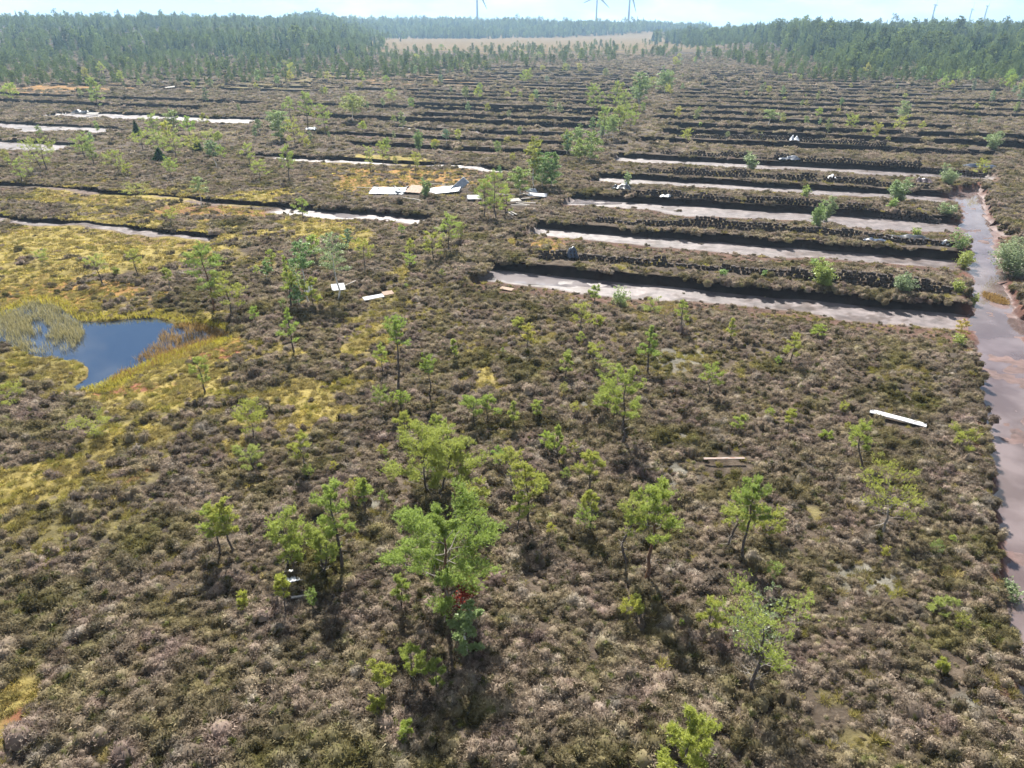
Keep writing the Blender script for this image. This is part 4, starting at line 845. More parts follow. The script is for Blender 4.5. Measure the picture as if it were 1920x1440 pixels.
def build_pines():
    for i, (bx, by, ty, wp, cb, tint, op, label) in enumerate(PINES):
        x, y, h, w = stand(bx, by, ty, wp); d = math.hypot(y, CAMH); op = dict(op)
        nl = .085 * max(1, d / 42) ** .75; bw = .019 * max(1, d / 42)
        n = max(130 if d < 60 else 100, op.pop('shoots', 200)); n = int(n * (3.0 if d < 60 else 2.1)); tint = tuple(.45 * a + .55 * b for a, b in zip(tint, (.95, 1.0, .85)))
        k = 14 if d < 45 else (11 if d < 80 else 7)
        P = pine_parts(1000 + i, h, w, cb, n, k, nl, bw, **op)
        plant('pine_tree', label, 'pine', P, x, y, tint, 0, 1, 'pines on the bog', trunk='trunk', crown='crown')
build_pines()

# birches and willows: base px, py, top py, width px, crown base, tint, leaf count, options, label, name
BIRCH = [
 (579, 567, 446, 44, .55, (.6, .95, .9), 900, dict(), 'green-crowned birch with a bare white stem right of the pond', 'birch_tree'),
 (634, 562, 430, 60, .45, (.85, .95, 1.3), 800, dict(), 'pale airy birch over the white sheet', 'birch_tree'),
 (561, 566, 490, 22, .4, (.9, 1.0, 1.2), 200, dict(), 'thin young birch between the pale green pine and the birches', 'birch_tree'),
 (874, 1232, 1128, 62, .15, (.72, .85, .85), 1500, dict(lean=-.05), 'shaded white-stemmed birch sapling below the largest pine', 'birch_tree'),
 (378, 382, 325, 34, .5, (.9, .95, 1.0), 300, dict(), 'thin white-stemmed birch beside the orange mossy cutting', 'birch_tree'),
 (1001, 352, 256, 32, .35, (1.35, 1.1, .5), 800, dict(), 'birch with a yellow top by the ruined hut', 'birch_tree'),
 (1018, 352, 284, 54, .1, (.62, .9, .8), 1500, dict(), 'full green birch beside the yellow-topped birch', 'birch_tree'),
 (1034, 350, 282, 34, .1, (.6, .85, .8), 900, dict(), 'narrow green birch on the right of the hut trees', 'birch_tree'),
 (975, 365, 312, 42, .15, (.95, 1.05, .7), 900, dict(), 'yellow-green birch left of the yellow-topped birch', 'birch_tree'),
 (1106, 302, 245, 44, .1, (.9, 1.0, .75), 1000, dict(), 'rounded yellow-green birch on the causeway', 'birch_tree'),
 (1080, 300, 270, 30, .1, (1.0, 1.05, .7), 500, dict(), 'low yellow-green birch left of the rounded causeway birch', 'birch_tree'),
 (1198, 194, 134, 38, .1, (.7, .85, .95), 900, dict(), 'pale green birch among the far causeway trees', 'birch_tree'),
 (1246, 174, 130, 38, .1, (.65, .8, .9), 800, dict(), 'grey-green birch at the far end of the causeway trees', 'birch_tree'),
 (1150, 264, 215, 28, .35, (.9, 1.0, .9), 500, dict(), 'thin white-stemmed birch nearest on the far causeway', 'birch_tree'),
 (663, 226, 172, 44, .3, (1.05, .95, .7), 800, dict(), 'yellowish round birch in the middle distance', 'birch_tree'),
 (526, 264, 206, 44, .1, (.8, .9, 1.1), 1200, dict(shape='round'), 'rounded greyish birch left of the tall middle-distance pine', 'birch_tree'),
 (325, 245, 203, 30, .15, (.9, .92, .9), 500, dict(), 'pale birch in front of the long white pool', 'birch_tree'),
 (1440, 235, 205, 26, .4, (.95, 1.0, 1.1), 260, dict(), 'thin pale birch on the far right heather', 'birch_tree'),
 (1693, 222, 178, 30, .3, (.95, .95, 1.2), 360, dict(), 'pale dry birch above the yellow pine on the far right heather', 'birch_tree'),
 (862, 1158, 1098, 56, .25, (1, 1, 1), 260, dict(mat_='red_leaf', bark='bark_grey', fill=.8), 'rowan sapling with scarlet leaves against the largest trunk', 'rowan_tree'),
 (1804, 618, 583, 26, .3, (1.7, .95, .5), 200, dict(bark='bark_grey'), 'orange-leaved sapling at the mouth of the first cutting', 'birch_tree'),
 (1420, 1215, 1120, 110, .15, (.62, .66, .95), 650, dict(bark='bark_grey', stems=3), 'grey-green birch scrub growing through the gnarled foreground pine', 'birch_tree'),
]
WILLOW = [
 (1908, 500, 432, 78, (.78, .80, 1.35), 2600, 'large silvery willow bush on the bank right of the drain'),
 (1777, 347, 308, 36, (.85, .9, 1.3), 900, 'silvery willow bush at the right end of the fourth cutting'),
 (1688, 374, 330, 38, (.72, .85, 1.15), 1100, 'pointed grey-green willow bush on the third strip'),
 (1862, 280, 247, 34, (.8, .85, 1.2), 800, 'round greyish willow bush behind the head of the drain'),
 (1534, 424, 370, 30, (.75, .95, .85), 1000, 'narrow green bush on the second peat wall'),
 (1547, 402, 355, 26, (.85, .92, 1.2), 600, 'pale bush just behind the narrow green bush'),
 (1548, 536, 488, 44, (1.2, 1.2, .6), 1700, 'round yellow-green bush growing on the first peat wall'),
 (1694, 547, 506, 40, (.85, .9, 1.5), 1000, 'silvery bush on the first peat wall'),
 (1412, 313, 278, 28, (.85, .95, 1.25), 600, 'pale pointed bush on the fifth strip'),
 (1508, 369, 347, 18, (1.1, 1.15, .6), 300, 'small yellow-green bush on the third strip'),
 (1670, 391, 371, 20, (.85, 1.05, .7), 300, 'small green bush beside the pointed grey-green bush'),
 (1795, 547, 522, 24, (1.25, 1.15, .5), 350, 'yellow bush at the end of the first peat wall'),
 (1828, 552, 530, 18, (1.2, 1.1, .5), 200, 'small yellow bush overhanging the drain'),
 (1797, 470, 432, 32, (.8, 1.0, .9), 500, 'green bush at the right end of the second strip'),
 (1808, 486, 450, 36, (1.15, 1.05, .6), 700, 'yellowish bush above the drain at the end of the second strip'),
 (1775, 402, 380, 30, (.85, .9, 1.3), 500, 'silvery bush at the end of the third strip'),
 (1526, 492, 478, 20, (.78, 1.05, .8), 250, 'small green bush left above the round yellow-green bush'),
 (1357, 518, 503, 18, (.75, 1.05, .8), 250, 'little emerald bush on the first strip'),
 (1432, 516, 504, 12, (.75, 1.05, .8), 150, 'tiny emerald sapling right of the little emerald bush'),
 (1716, 438, 420, 18, (1.15, 1.15, .6), 250, 'yellow-green sapling beside the black tarp'),
 (1176, 350, 320, 14, (.85, .95, 1.2), 200, 'thin pale bush beside the crumpled tarp on the fourth strip'),
 (1168, 563, 524, 36, (.9, 1.02, .95), 450, 'pale shrub on the near edge of the first cutting'),
 (1800, 643, 617, 26, (1.3, 1.2, .5), 350, 'yellow bush on the corner of the heather by the drain'),
 (785, 279, 240, 18, (.75, .95, .85), 700, 'dense dark green bush in the middle left field'),
 (798, 370, 334, 20, (.75, .95, .85), 600, 'dense green bush in the tin sheets'),
 (1903, 1096, 1068, 44, (.9, .95, 1.4), 300, 'whitish shrub leaning over the drain in the lower right'),
]
def build_birches():
    for i, (bx, by, ty, wp, cb, tint, n, op, label, nm) in enumerate(BIRCH):
        tint = tuple(.6 * a + .4 * b for a, b in zip(tint, (.92, .97, .95)))
        x, y, h, w = stand(bx, by, ty, wp); d = math.hypot(y, CAMH); ls = .055 * max(1, d / 40) ** .8
        P = birch_parts(3000 + i, h, w, cb, int(n * 2.0), ls * 1.25, **op)
        plant(nm, label, 'birch' if nm == 'birch_tree' else 'rowan', P, x, y, tint, 0, 1, 'birches on the bog' if nm == 'birch_tree' else None)
    for i, (bx, by, ty, wp, tint, n, label) in enumerate(WILLOW):
        tint = tuple(.6 * a + .4 * b for a, b in zip(tint, (.92, .97, .95)))
        x, y, h, w = stand(bx, by, ty, wp); d = math.hypot(y, CAMH); ls = .055 * max(1, d / 40) ** .8
        P = birch_parts(3500 + i, h, w, .06, int(n * 2.0), ls * 1.25, stems=4, shape='round', bark='bark_grey', fill=.9)
        plant('willow_bush', label, 'bush', P, x, y, tint, 0, 1, 'bushes along the peat cuttings', trunk='stems', crown='foliage')
build_birches()

# smaller trees spread over the farther bog: shared shapes, each an object of its own
ORD = 'first second third fourth fifth sixth seventh eighth ninth tenth eleventh twelfth thirteenth fourteenth fifteenth sixteenth seventeenth eighteenth nineteenth twentieth'.split()
def place(r, n):
    if r == 0: return 'leftmost'
    if r == n - 1: return 'rightmost'
    return ORD[r] + ' from left' if r < (n + 1) // 2 else ORD[n - 1 - r] + ' from right'
def build_spread():
    rng = np.random.default_rng(77); pv = []; bv = []
    for i in range(9): pv.append(pine_parts(5000 + i, 4.0, 2.1 + .12 * i, [.25, .35, .45][i % 3], 260, 8, .24, .075, ['bog', 'flat', 'cone', 'bog'][i % 4], dead=2, sides=4))
    for i in range(5): bv.append(birch_parts(5100 + i, 4.0, 1.7 + .12 * i, .2 + .05 * i, 800, .17, sides=4))
    zones = [  # polygon px, pines, birches, height range, label stem, group
     ([(0, 225), (180, 235), (420, 235), (470, 270), (430, 330), (330, 315), (0, 315)], 10, 4, (2.2, 4.2), 'near the pale left cuttings', 'trees by the left cuttings'),
     ([(430, 250), (700, 215), (950, 230), (1050, 290), (960, 330), (640, 330)], 12, 8, (1.6, 3.4), 'behind the tin sheets', 'trees behind the tin sheets'),
     ([(350, 150), (900, 150), (1060, 210), (1040, 260), (600, 235), (350, 200)], 22, 16, (2.0, 4.6), 'on far strips left of the causeway', 'trees on the far left strips'),
     ([(1220, 160), (1500, 140), (1860, 190), (1900, 260), (1500, 270), (1230, 255)], 20, 18, (1.5, 3.8), 'on far strips right of the causeway', 'trees on the far right strips'),
     ([(0, 125), (330, 122), (640, 125), (700, 150), (350, 180), (0, 200)], 16, 6, (3.0, 6.0), 'before the left wood', 'trees before the left wood'),
     ([(700, 100), (1180, 95), (1260, 120), (1060, 175), (720, 150)], 12, 10, (3.5, 7.0), 'below the brown far plain', 'trees below the far plain'),
     ([(1040, 300), (1090, 290), (1180, 240), (1260, 190), (1330, 110), (1400, 90), (1290, 90), (1200, 140), (1100, 230)], 18, 26, (2.6, 5.4), 'along the causeway', 'trees along the causeway'),
     ([(1480, 125), (1600, 138), (1750, 140), (1920, 150), (1920, 215), (1840, 190), (1650, 150), (1480, 140)], 12, 18, (3.0, 6.0), 'edging the right wood', 'trees before the right wood'),
     ([(640, 470), (900, 440), (980, 500), (700, 620), (520, 640), (640, 560)], 4, 0, (.5, 1.2), 'left of the first cutting', 'saplings left of the first cutting'),
     ([(420, 470), (700, 430), (860, 430), (900, 480), (760, 520), (640, 600), (470, 620)], 10, 3, (.9, 2.6), 'between pond and causeway', 'trees between pond and causeway'),
     ([(560, 780), (1250, 740), (1300, 980), (1000, 1040), (900, 880), (700, 960), (520, 950)], 20, 0, (.7, 1.9), 'around the foreground cluster', 'pines around the foreground cluster'),
     ([(640, 640), (1780, 640), (1850, 1200), (1300, 1350), (900, 1100), (560, 1200), (450, 900)], 34, 0, (.4, 1.1), 'low in the foreground heather', 'saplings in the foreground heather'),
    ]
    for pts, npi, nbi, (h0, h1), lab, grp in zones:
        done = {'p': [], 'b': []}
        xs = [p[0] for p in pts]; ys = [p[1] for p in pts]; todo = ['p'] * npi + ['b'] * nbi; c = 0; tries = 0
        while c < len(todo) and tries < 20000:
            tries += 1; px, py = rng.uniform(min(xs), max(xs)), rng.uniform(min(ys), max(ys))
            if not inside(np.array([px]), np.array([py]), pts)[0]: continue
            x, y = G(px, py); hh, flo, wet, fac, dr, dd, pd = height(np.array([x]), np.array([y]), None, None, True)
            if flo[0] > .3 and wet[0] > .3 or dr[0] > .1 or pd[0] < .5: continue
            k = todo[c]; s = (h0 + (h1 - h0) * rng.random() ** 1.6) / 4.0; rz = rng.random() * 6.28; c += 1
            j = rng.uniform(.75, 1.15)
            if k == 'p':
                small = h1 < 1.5
                tint = (j * rng.uniform(.75, 1.15), j, rng.uniform(.7, .9)); P = pv[rng.integers(0, len(pv))]
                plant('pine_tree', ('small young pine ' if small else 'small pine ') + lab, 'pine', P, x, y, tint, rz, s, grp + ', pines'); done['p'].append((px, LAST[0]))
            else:
                tint = (j * rng.uniform(.75, 1.1), j, rng.uniform(.8, 1.3)); P = bv[rng.integers(0, len(bv))]
                plant('birch_tree', 'small light-leaved birch ' + lab, 'birch', P, x, y, tint, rz, s, grp + ', birches'); done['b'].append((px, LAST[0]))
        for L_ in done.values():
            for r_, (_, o) in enumerate(sorted(L_, key=lambda q: q[0])):
                if len(L_) > 1: o['label'] = '%s of the %s' % (place(r_, len(L_)), o['label'].replace('young pine', 'young pines').replace('small pine', 'small pines').replace('birch', 'birches').replace('small light-leaved', 'small'))
build_spread()
for i, (bx, by, ty, wp, label) in enumerate([(258, 256, 224, 18, 'small dark spruce in front of the long white pool'), (372, 285, 255, 20, 'dark little spruce in the left group of pines'), (300, 300, 275, 26, 'low dark spruce under the left group of pines')]):
    x, y, h, w = stand(bx, by, ty, wp); plant('spruce_tree', label, 'spruce', spruce_parts(6000 + i, h, w, 12, 11, 4), x, y, (1, 1, 1))

# woods: masses of trees nobody could count
def build_woods():
    rng = np.random.default_rng(31)
    def low_pine(seed, h):
        return None
    def joined(parts, m):
        t, c = parts[:2]; out = MB()
        for me, tn in ((c, None),):
            V = np.zeros(len(me.vertices) * 3); me.vertices.foreach_get('co', V); F = np.zeros(len(me.polygons) * 3, int); me.polygons.foreach_get('vertices', F)
            T = np.zeros(len(me.vertices)); me.attributes['tone'].data.foreach_get('value', T); out.add(V.reshape(-1, 3), F.reshape(-1, 3), T)
        out.F = [f for f in out.F]; r = out.mesh('wood_tree', m)
        return r
    src = []
    for i in range(3): src.append(source('wood_tree', joined(spruce_parts(7000 + i, 10, 3.6 + .4 * i, 13, 9, 3), M['forest_spruce'])))
    for i in range(4): src.append(source('wood_tree', joined(pine_parts(7100 + i, 10, 4.0, .38, 190, 6, .42, .17, 'bog', dead=0, sides=4), M['forest_pine'])))
    for i in range(2): src.append(source('wood_tree', joined(birch_parts(7200 + i, 10, 4.4, .12, 700, .5, sides=4), M['forest_birch'])))
    def wood(name, base, far, n, h0, h1, weights, lab, pw=1.6, name_end=0):
        px = rng.uniform(base[0][0], base[-1][0], n * 3); by = np.interp(px, [b[0] for b in base], [b[1] for b in base])
        d0 = np.array([G(960, b)[1] for b in by]); f = rng.random(n * 3) ** pw; d = d0 + (far - d0) * f; gap = fbm(px / 60., d0 * 0 + 3.3, 95, 3); d = d + rng.normal(size=n * 3) * 6 + 90 * np.clip(gap - .4, -.2, .6)
        px = px + rng.normal(size=n * 3) * 14; k = rng.random(n * 3) < np.clip((d / far) * 1.2 + .12, 0, 1) * np.where(name_end == 0, 1, ss(0, 95, (px - base[0][0]) if name_end < 0 else (base[-1][0] - px)) * .93 + .07); px, d, f = px[k][:n], d[k][:n], f[k][:n]; n = len(px)
        x = (px - 960) / (FPX / CP) * d; y = d; h = height(x, y)
        hh = rng.uniform(h0, h1, n) * (.62 + .9 * fbm(x / 55, y / 55, 91) ** 1.2) * np.where(rng.random(n) < .12, 1.25, 1) * (.62 + .38 * ss(0, .08, f)); idx = rng.choice(len(src), n, p=weights)
        edge = f < .03; idx = np.where(edge & (rng.random(n) < .55), rng.integers(4, 9, n), idx)
        scatter(name, np.stack([x, y, h - .3], 1), hh / 10, rng.random(n) * 6.28, idx, src, lab, 'forest')
    W1 = np.array([.12, .12, .12, .12, .12, .12, .12, .08, .08]); W2 = np.array([.06, .06, .06, .17, .17, .17, .17, .07, .07])
    wood('forest', [(-500, 128), (0, 122), (160, 122), (330, 116), (480, 118), (600, 112), (700, 106), (745, 96)], 1250, 6500, 7, 11.5, W2, 'mixed wood of pine and spruce on the rise at the left', 1.5, 1)
    wood('forest', [(1235, 82), (1300, 88), (1400, 90), (1480, 100), (1540, 126), (1650, 133), (1750, 131), (1850, 140), (2300, 150)], 1250, 6500, 8, 13.5, W1, 'mixed wood of spruce, pine and birch at the right', 1.7, -1)
    wood('forest', [(560, 75), (760, 74), (900, 73), (1100, 70), (1200, 68), (1320, 66)], 1700, 4200, 11, 16, W1, 'bluish spruce wood beyond the brown plain', 1.3)
    # young growth on the far strips that melts into one mass
    x, y = [], []
    for pts, n in (([(0, 116), (340, 112), (600, 106), (720, 98), (1250, 80), (1330, 88), (1250, 110), (1000, 125), (700, 150), (400, 158), (0, 165)], 1700), ([(1330, 80), (1480, 92), (1540, 120), (1650, 130), (1920, 140), (1920, 160), (1500, 150), (1380, 120), (1300, 110)], 800)):
        q = 0; xs = [p[0] for p in pts]; ys = [p[1] for p in pts]
        while q < n:
            px = rng.uniform(min(xs), max(xs)); py = rng.uniform(min(ys), max(ys))
            if inside(np.array([px]), np.array([py]), pts)[0]:
                a, b = G(px, py); x.append(a); y.append(b); q += 1
    x = np.array(x); y = np.array(y); n = len(x)
    scatter('undergrowth', np.stack([x, y, height(x, y) - .1], 1), rng.uniform(.2, .7, n) * (.5 + .5 * ss(250, 430, np.hypot(x, y))), rng.random(n) * 6.28, rng.choice([3, 4, 5, 6, 7, 8], n), src, 'thin young growth of pine and birch in front of the woods', 'young trees')
build_woods()

# ------------------------------------------------------------------ peat walls
def sod_mesh(seed):
    rng = np.random.default_rng(seed); V = []
    for z in (-1, 1):
        for a in range(8):
            th = a * math.pi / 4 + .39; c, s = math.cos(th), math.sin(th); m = max(abs(c), abs(s)); q = .93
            V.append((c / m * .5 * q * rng.uniform(.86, 1.05), s / m * .5 * q * rng.uniform(.86, 1.05), z * .5 * rng.uniform(.8, 1.05)))
    F4 = [[i, (i + 1) % 8, 8 + (i + 1) % 8, 8 + i] for i in range(8)]
    me = bpy.data.meshes.new('sod'); me.from_pydata(V, [], F4 + [list(range(7, -1, -1)), list(range(8, 16))]); me.materials.append(M['peat']); me.update(); return me
def build_walls():
    SOD = [sod_mesh(i) for i in range(6)]; rng = np.random.default_rng(4)
    ordn = 0
    for nm, px, single in WALL_PX:
        P = [G(a, b, .1) for a, b in px]; L = [0.]
        for k in range(1, len(P)): L.append(L[-1] + math.dist(P[k], P[k - 1]))
        if single:
            e = thing('peat_wall', 'long dark wall of stacked peat sods on the %s strip behind the %s wet cutting' % (nm, 'nearest' if nm == 'first' else 'second'), 'peat wall', (*P[0], 0.), 0, 'walls of stacked peat sods')
        V, F = [], []; made = 0; s = 0.
        step = .40
        x0, y0 = P[0]
        while s < L[-1]:
            cx = np.interp(s, L, [p[0] for p in P]); cy_ = np.interp(s, L, [p[1] for p in P])
            j = min(len(P) - 2, max(0, int(np.searchsorted(L, s) - 1))); an = math.atan2(P[j + 1][1] - P[j][1], P[j + 1][0] - P[j][0])
            hz = float(height(np.array([cx]), np.array([cy_]))[0]); lay = 2 + int(vn(np.array([s / 2.2]), np.array([ordn * 7.]), 5)[0] * 2.4)
            if vn(np.array([s / 3.]), np.array([ordn * 5. + 2]), 6)[0] < .16: lay = 1
            for q in range(lay):
                depth = rng.uniform(-.12, .12) + .10 * q; sx, sy, sz = step * rng.uniform(.75, 1.15), rng.uniform(.3, .44), rng.uniform(.22, .30)
                ln = s + rng.uniform(-.1, .1) + (.2 if q % 2 else 0); lx = np.interp(ln, L, [p[0] for p in P]) - math.sin(an) * depth; ly = np.interp(ln, L, [p[1] for p in P]) + math.cos(an) * depth
                lz = hz + .16 + q * .25 + rng.uniform(-.03, .03); rot = (rng.normal() * .16, rng.normal() * .16, an + rng.normal() * .3)
                if single and made < 298:
                    o = bpy.data.objects.new('sod', SOD[rng.integers(0, 6)]); COL.objects.link(o); o.parent = e; o.location = (lx - x0, ly - y0, lz); o.rotation_euler = rot; o.scale = (sx, sy, sz); made += 1
                else:
                    from mathutils import Euler
                    me = SOD[rng.integers(0, 6)]; mt = Euler(rot).to_matrix()
                    b = len(V)
                    for v in me.vertices:
                        w = mt @ Vector((v.co.x * sx, v.co.y * sy, v.co.z * sz)); V.append((w.x + lx - x0, w.y + ly - y0, w.z + lz))
                    for p in me.polygons: F.append([b + i for i in p.vertices])
            s += step * (1.0 if ordn < 2 else 1.1)
        if V:
            me = bpy.data.meshes.new('sods'); me.from_pydata(V, [], F); me.materials.append(M['peat']); me.update()
            if single: link('sods', me, e, None, 0, kind='stuff')
            else:
                e = thing('peat_wall', 'low wall of stacked peat sods on the %s strip counted from the first wet cutting' % nm, 'peat wall', (x0, y0, 0), 0, 'walls of stacked peat sods'); link('sods', me, e, None, 0, kind='stuff')
        ordn += 1
build_walls()

# ------------------------------------------------------------------ tarps, boards, tin sheets
def ground_z(x, y): return float(height(np.array([x]), np.array([y]))[0])
def tarp(px, py, L, W, rz, m, label, hgt=.45, seed=0):
    x, y = G(px, py, .2); rng = np.random.default_rng(seed); n, k = 22, 12
    a, b = np.meshgrid(np.linspace(-.5, .5, n), np.linspace(-.5, .5, k)); a = a.ravel(); b = b.ravel()
    fold = fbm(a * L * 2.2 + seed, b * W * 2.2, seed, 4); z = hgt * np.exp(-(b / .32) ** 2) * (.45 + .9 * (vn(a * 5 + seed, b * 0, seed) )) * (1 - (2 * np.abs(a)) ** 4) + .28 * (fold - .4) + .06
    X = a * L * (1 + .1 * (vn(b * 6, a * 0, seed) - .5)) + .2 * (fold - .5); Y = b * W + .35 * (vn(a * 6, b * 2, seed + 3) - .5)
    idx = np.arange(n * k).reshape(k, n); F = np.stack([idx[:-1, :-1], idx[:-1, 1:], idx[1:, 1:], idx[1:, :-1]], -1).reshape(-1, 4)
    me = mesh_np('tarp', np.stack([X, Y, np.maximum(z, .02)], 1), F, m, False)
    o = link('tarp', me, None, (x, y, ground_z(x, y) + .12), rz, label=label, category='tarp', group='plastic sheets on the peat')
    sm = o.modifiers.new('thickness', 'SOLIDIFY'); sm.thickness = .015
tarp(1166, 352, 2.6, 1.6, -.3, M['tarp_black'], 'crumpled black tarp at the left end of the third peat wall', .5, 1)
tarp(1173, 352, 1.2, .9, -.2, M['tarp_white'], 'crumpled white tarp beside the black one on the third peat wall', .7, 2)
tarp(1248, 367, 1.3, .9, -.3, M['tarp_white'], 'small white plastic sheet lying on the third peat wall', .25, 3)
tarp(1071, 482, 1.0, 1.3, .4, M['tarp_blue'], 'dark blue tarp draped over the left part of the first peat wall', .75, 4)
tarp(1702, 447, 4.2, 1.5, -.25, M['tarp_black'], 'long black tarp draped over the right part of the second peat wall', .5, 5)
tarp(1640, 450, 2.2, .8, -.25, M['tarp_blue'], 'narrow blue-grey tarp trailing left of the long black tarp', .2, 6)
tarp(1772, 458, .8, .6, -.3, M['tarp_white'], 'scrap of white plastic at the right end of the second peat wall', .3, 7)
tarp(1835, 312, 5.0, 1.6, -.3, M['tarp_blue'], 'dark grey tarp on the right end of the fifth peat wall', .6, 8)
tarp(1733, 341, 2.2, 1.3, -.3, M['tarp_brown'], 'brownish bundled tarp at the right end of the fourth peat wall', .8, 9)
tarp(1560, 333, 1.4, 1.2, -.3, M['tarp_white'], 'white plastic scrap on the fourth peat wall', .35, 10)
tarp(1489, 264, 1.8, 1.4, -.3, M['tarp_white'], 'pale tarp on the sixth peat wall', .7, 11)
tarp(1480, 298, 3.4, 1.4, -.3, M['tarp_blue'], 'dark tarp on the left half of the fifth peat wall', .5, 12)
tarp(152, 208, 5.0, 2.2, -.2, M['tarp_black'], 'black tarp bundle at the left end of the long white pool', .8, 13)
tarp(583, 243, 2.4, 1.6, -.2, M['tarp_white'], 'white tarp at the foot of the tall middle-distance pine', .6, 14)
tarp(830, 176, 2.6, 1.5, -.1, M['tarp_white'], 'white tarp far out on the strips left of the causeway', .8, 15)

def board_part(parent, L, W, T, loc, rot, m, name='board', seed=0):
    rng = np.random.default_rng(seed); n = 6; V = []
    for i in range(n + 1):
        t = i / n - .5; sag = .03 * L * .1 * math.cos(t * 3); e = 1 + rng.uniform(-.04, .04)
        for sy, sz in ((-1, -1), (1, -1), (1, 1), (-1, 1)): V.append((t * L, sy * W / 2 * e, sz * T / 2 + sag))
    F = []
    for i in range(n):
        for j in range(4): F.append([i * 4 + j, i * 4 + (j + 1) % 4, i * 4 + 4 + (j + 1) % 4, i * 4 + 4 + j])
    F += [[3, 2, 1, 0], [n * 4, n * 4 + 1, n * 4 + 2, n * 4 + 3]]
    me = bpy.data.meshes.new(name); me.from_pydata(V, [], F); me.materials.append(m); me.update()
    o = link(name, me, parent, loc); o.rotation_euler = rot; return o
def tin_part(parent, L, W, loc, rot, m, name='tin_sheet', pitch=.16, amp=.03, seed=0, warp=.08):
    rng = np.random.default_rng(seed); k = max(6, int(W / pitch) * 4); n = 9
    a, b = np.meshgrid(np.linspace(-.5, .5, n), np.linspace(-.5, .5, k)); a = a.ravel(); b = b.ravel()
    z = amp * np.sin(b * W / pitch * 2 * np.pi) + warp * L * .3 * (vn(a * 2.5 + seed, b * 2., seed) - .5)
    idx = np.arange(n * k).reshape(k, n); F = np.stack([idx[:-1, :-1], idx[:-1, 1:], idx[1:, 1:], idx[1:, :-1]], -1).reshape(-1, 4)
    o = link(name, mesh_np(name, np.stack([a * L, b * W, z], 1), F, m, True), parent, loc); o.rotation_euler = rot
    sm = o.modifiers.new('thickness', 'SOLIDIFY'); sm.thickness = .008; return o
def single(fn, name, label, cat, px, py, up, group=None, **k):
    x, y = G(px, py, up); o = fn(None, loc=(x, y, ground_z(x, y) + up), name=name, **k); o['label'] = label; o['category'] = cat
    if group: o['group'] = group
    return o
WR = 'wreckage of the collapsed hut'
def roof(label, px, py, n, L, W, rz, tilt, m, seed):
    x, y = G(px, py, .3); e = thing('collapsed_roof', label, 'collapsed roof', (x, y, ground_z(x, y) + .32), rz, WR); e.rotation_euler[0] = tilt
    for i in range(n): tin_part(e, W / n * 1.04, L, ((i - (n - 1) / 2) * W / n, 0, .012 * (i % 2)), (.0, 0, 0), m, 'tin_sheet', .5, .02, seed + i)
    for i in range(3): board_part(e, W * 1.05, .14, .1, (0, (i - 1) * L * .38, -.1), (0, 0, 0), M['board'], 'batten', seed + 20 + i)
    return e
roof('flattened white tin roof at the left end of the hut wreckage', 727, 357, 4, 2.6, 4.6, -.10, .14, M['tin'], 40)
roof('flattened pale tin roof at the right end of the sheets, lifted at one corner', 833, 355, 4, 3.0, 4.4, -.12, .10, M['tin'], 60).rotation_euler[1] = -.13
single(tin_part, 'tin_sheet', 'bluish tin sheet tipped up to a point at the right end of the tin sheets', 'tin sheet', 862, 348, .7, WR, L=2.6, W=1.1, rot=(.7, -.5, .7), m=M['tin'], seed=5)
single(tin_part, 'tin_sheet', 'small white tin sheet against the left tin roof', 'tin sheet', 752, 357, .35, WR, L=1.6, W=1.4, rot=(.2, .1, .5), m=M['tin'], seed=6)
single(board_part, 'board', 'tan wooden panel between the two tin roofs', 'board', 779, 355, .4, WR, L=2.0, W=2.6, T=.06, rot=(.16, .05, -.2), m=M['board_tan'], seed=1)
for i, (px, py, L, rz, lab) in enumerate([(818, 345, 2.6, .1, 'thin plank lying on top of the right tin roof'), (838, 348, 2.2, -.7, 'slanted plank across the right tin roof'), (744, 353, 1.8, -1.0, 'short pale plank slanted over the left tin roof'),
        (690, 353, 3.0, .05, 'plank at the left end of the left tin roof'), (763, 350, 1.2, 1.4, 'short upright stake beside the tan wooden panel'), (765, 371, 1.6, -.5, 'loose pale plank in the heather below the tin roofs'), (782, 374, 1.5, -.6, 'second loose pale plank below the tan wooden panel')]):
    single(board_part, 'plank', lab, 'plank', px, py, .45, WR, L=L, W=.13, T=.05, rot=(0, .05, rz), m=M['board'], seed=70 + i)
single(tin_part, 'tin_sheet', 'pale grey sheet left of the deep green hut pine', 'tin sheet', 889, 369, .4, WR, L=1.8, W=1.5, rot=(.15, 0, .1), m=M['tin_dark'], seed=8)
single(tin_part, 'tin_sheet', 'grey sheet lying at the foot of the hut birches', 'tin sheet', 996, 356, .5, WR, L=1.5, W=1.3, rot=(.2, .1, .2), m=M['tin_dark'], seed=9)
single(tin_part, 'tin_sheet', 'long grey sheet right of the hut ruins', 'tin sheet', 1008, 365, .4, WR, L=2.4, W=1.0, rot=(.2, .05, -.15), m=M['tin_dark'], seed=10)
single(board_part, 'board', 'pale board among the hut ruins', 'board', 965, 374, .4, WR, L=1.6, W=.9, T=.06, rot=(.2, .05, .5), m=M['board'], seed=11)
for i, (px, py, L, rz, lab) in enumerate([(973, 384, 2.0, .2, 'lowest grey plank in the hut ruins'), (980, 381, 1.8, -.4, 'slanted grey plank in the hut ruins'), (988, 378, 2.2, .05, 'long grey plank on the right of the hut ruins'), (958, 401, 1.3, -1.1, 'white plank below the hut clump'),
        (963, 400, 1.3, -1.0, 'white plank beside the other below the hut clump'), (990, 364, 2.4, -.5, 'plank slanting toward the hut birches'), (950, 364, 2.2, .05, 'plank behind the hut clump'), (985, 372, 1.4, .6, 'short plank in the middle of the hut ruins')]):
    single(board_part, 'plank', lab, 'plank', px, py, .38, WR, L=L, W=.16, T=.07, rot=(.1, .06, rz), m=M['board'], seed=90 + i)
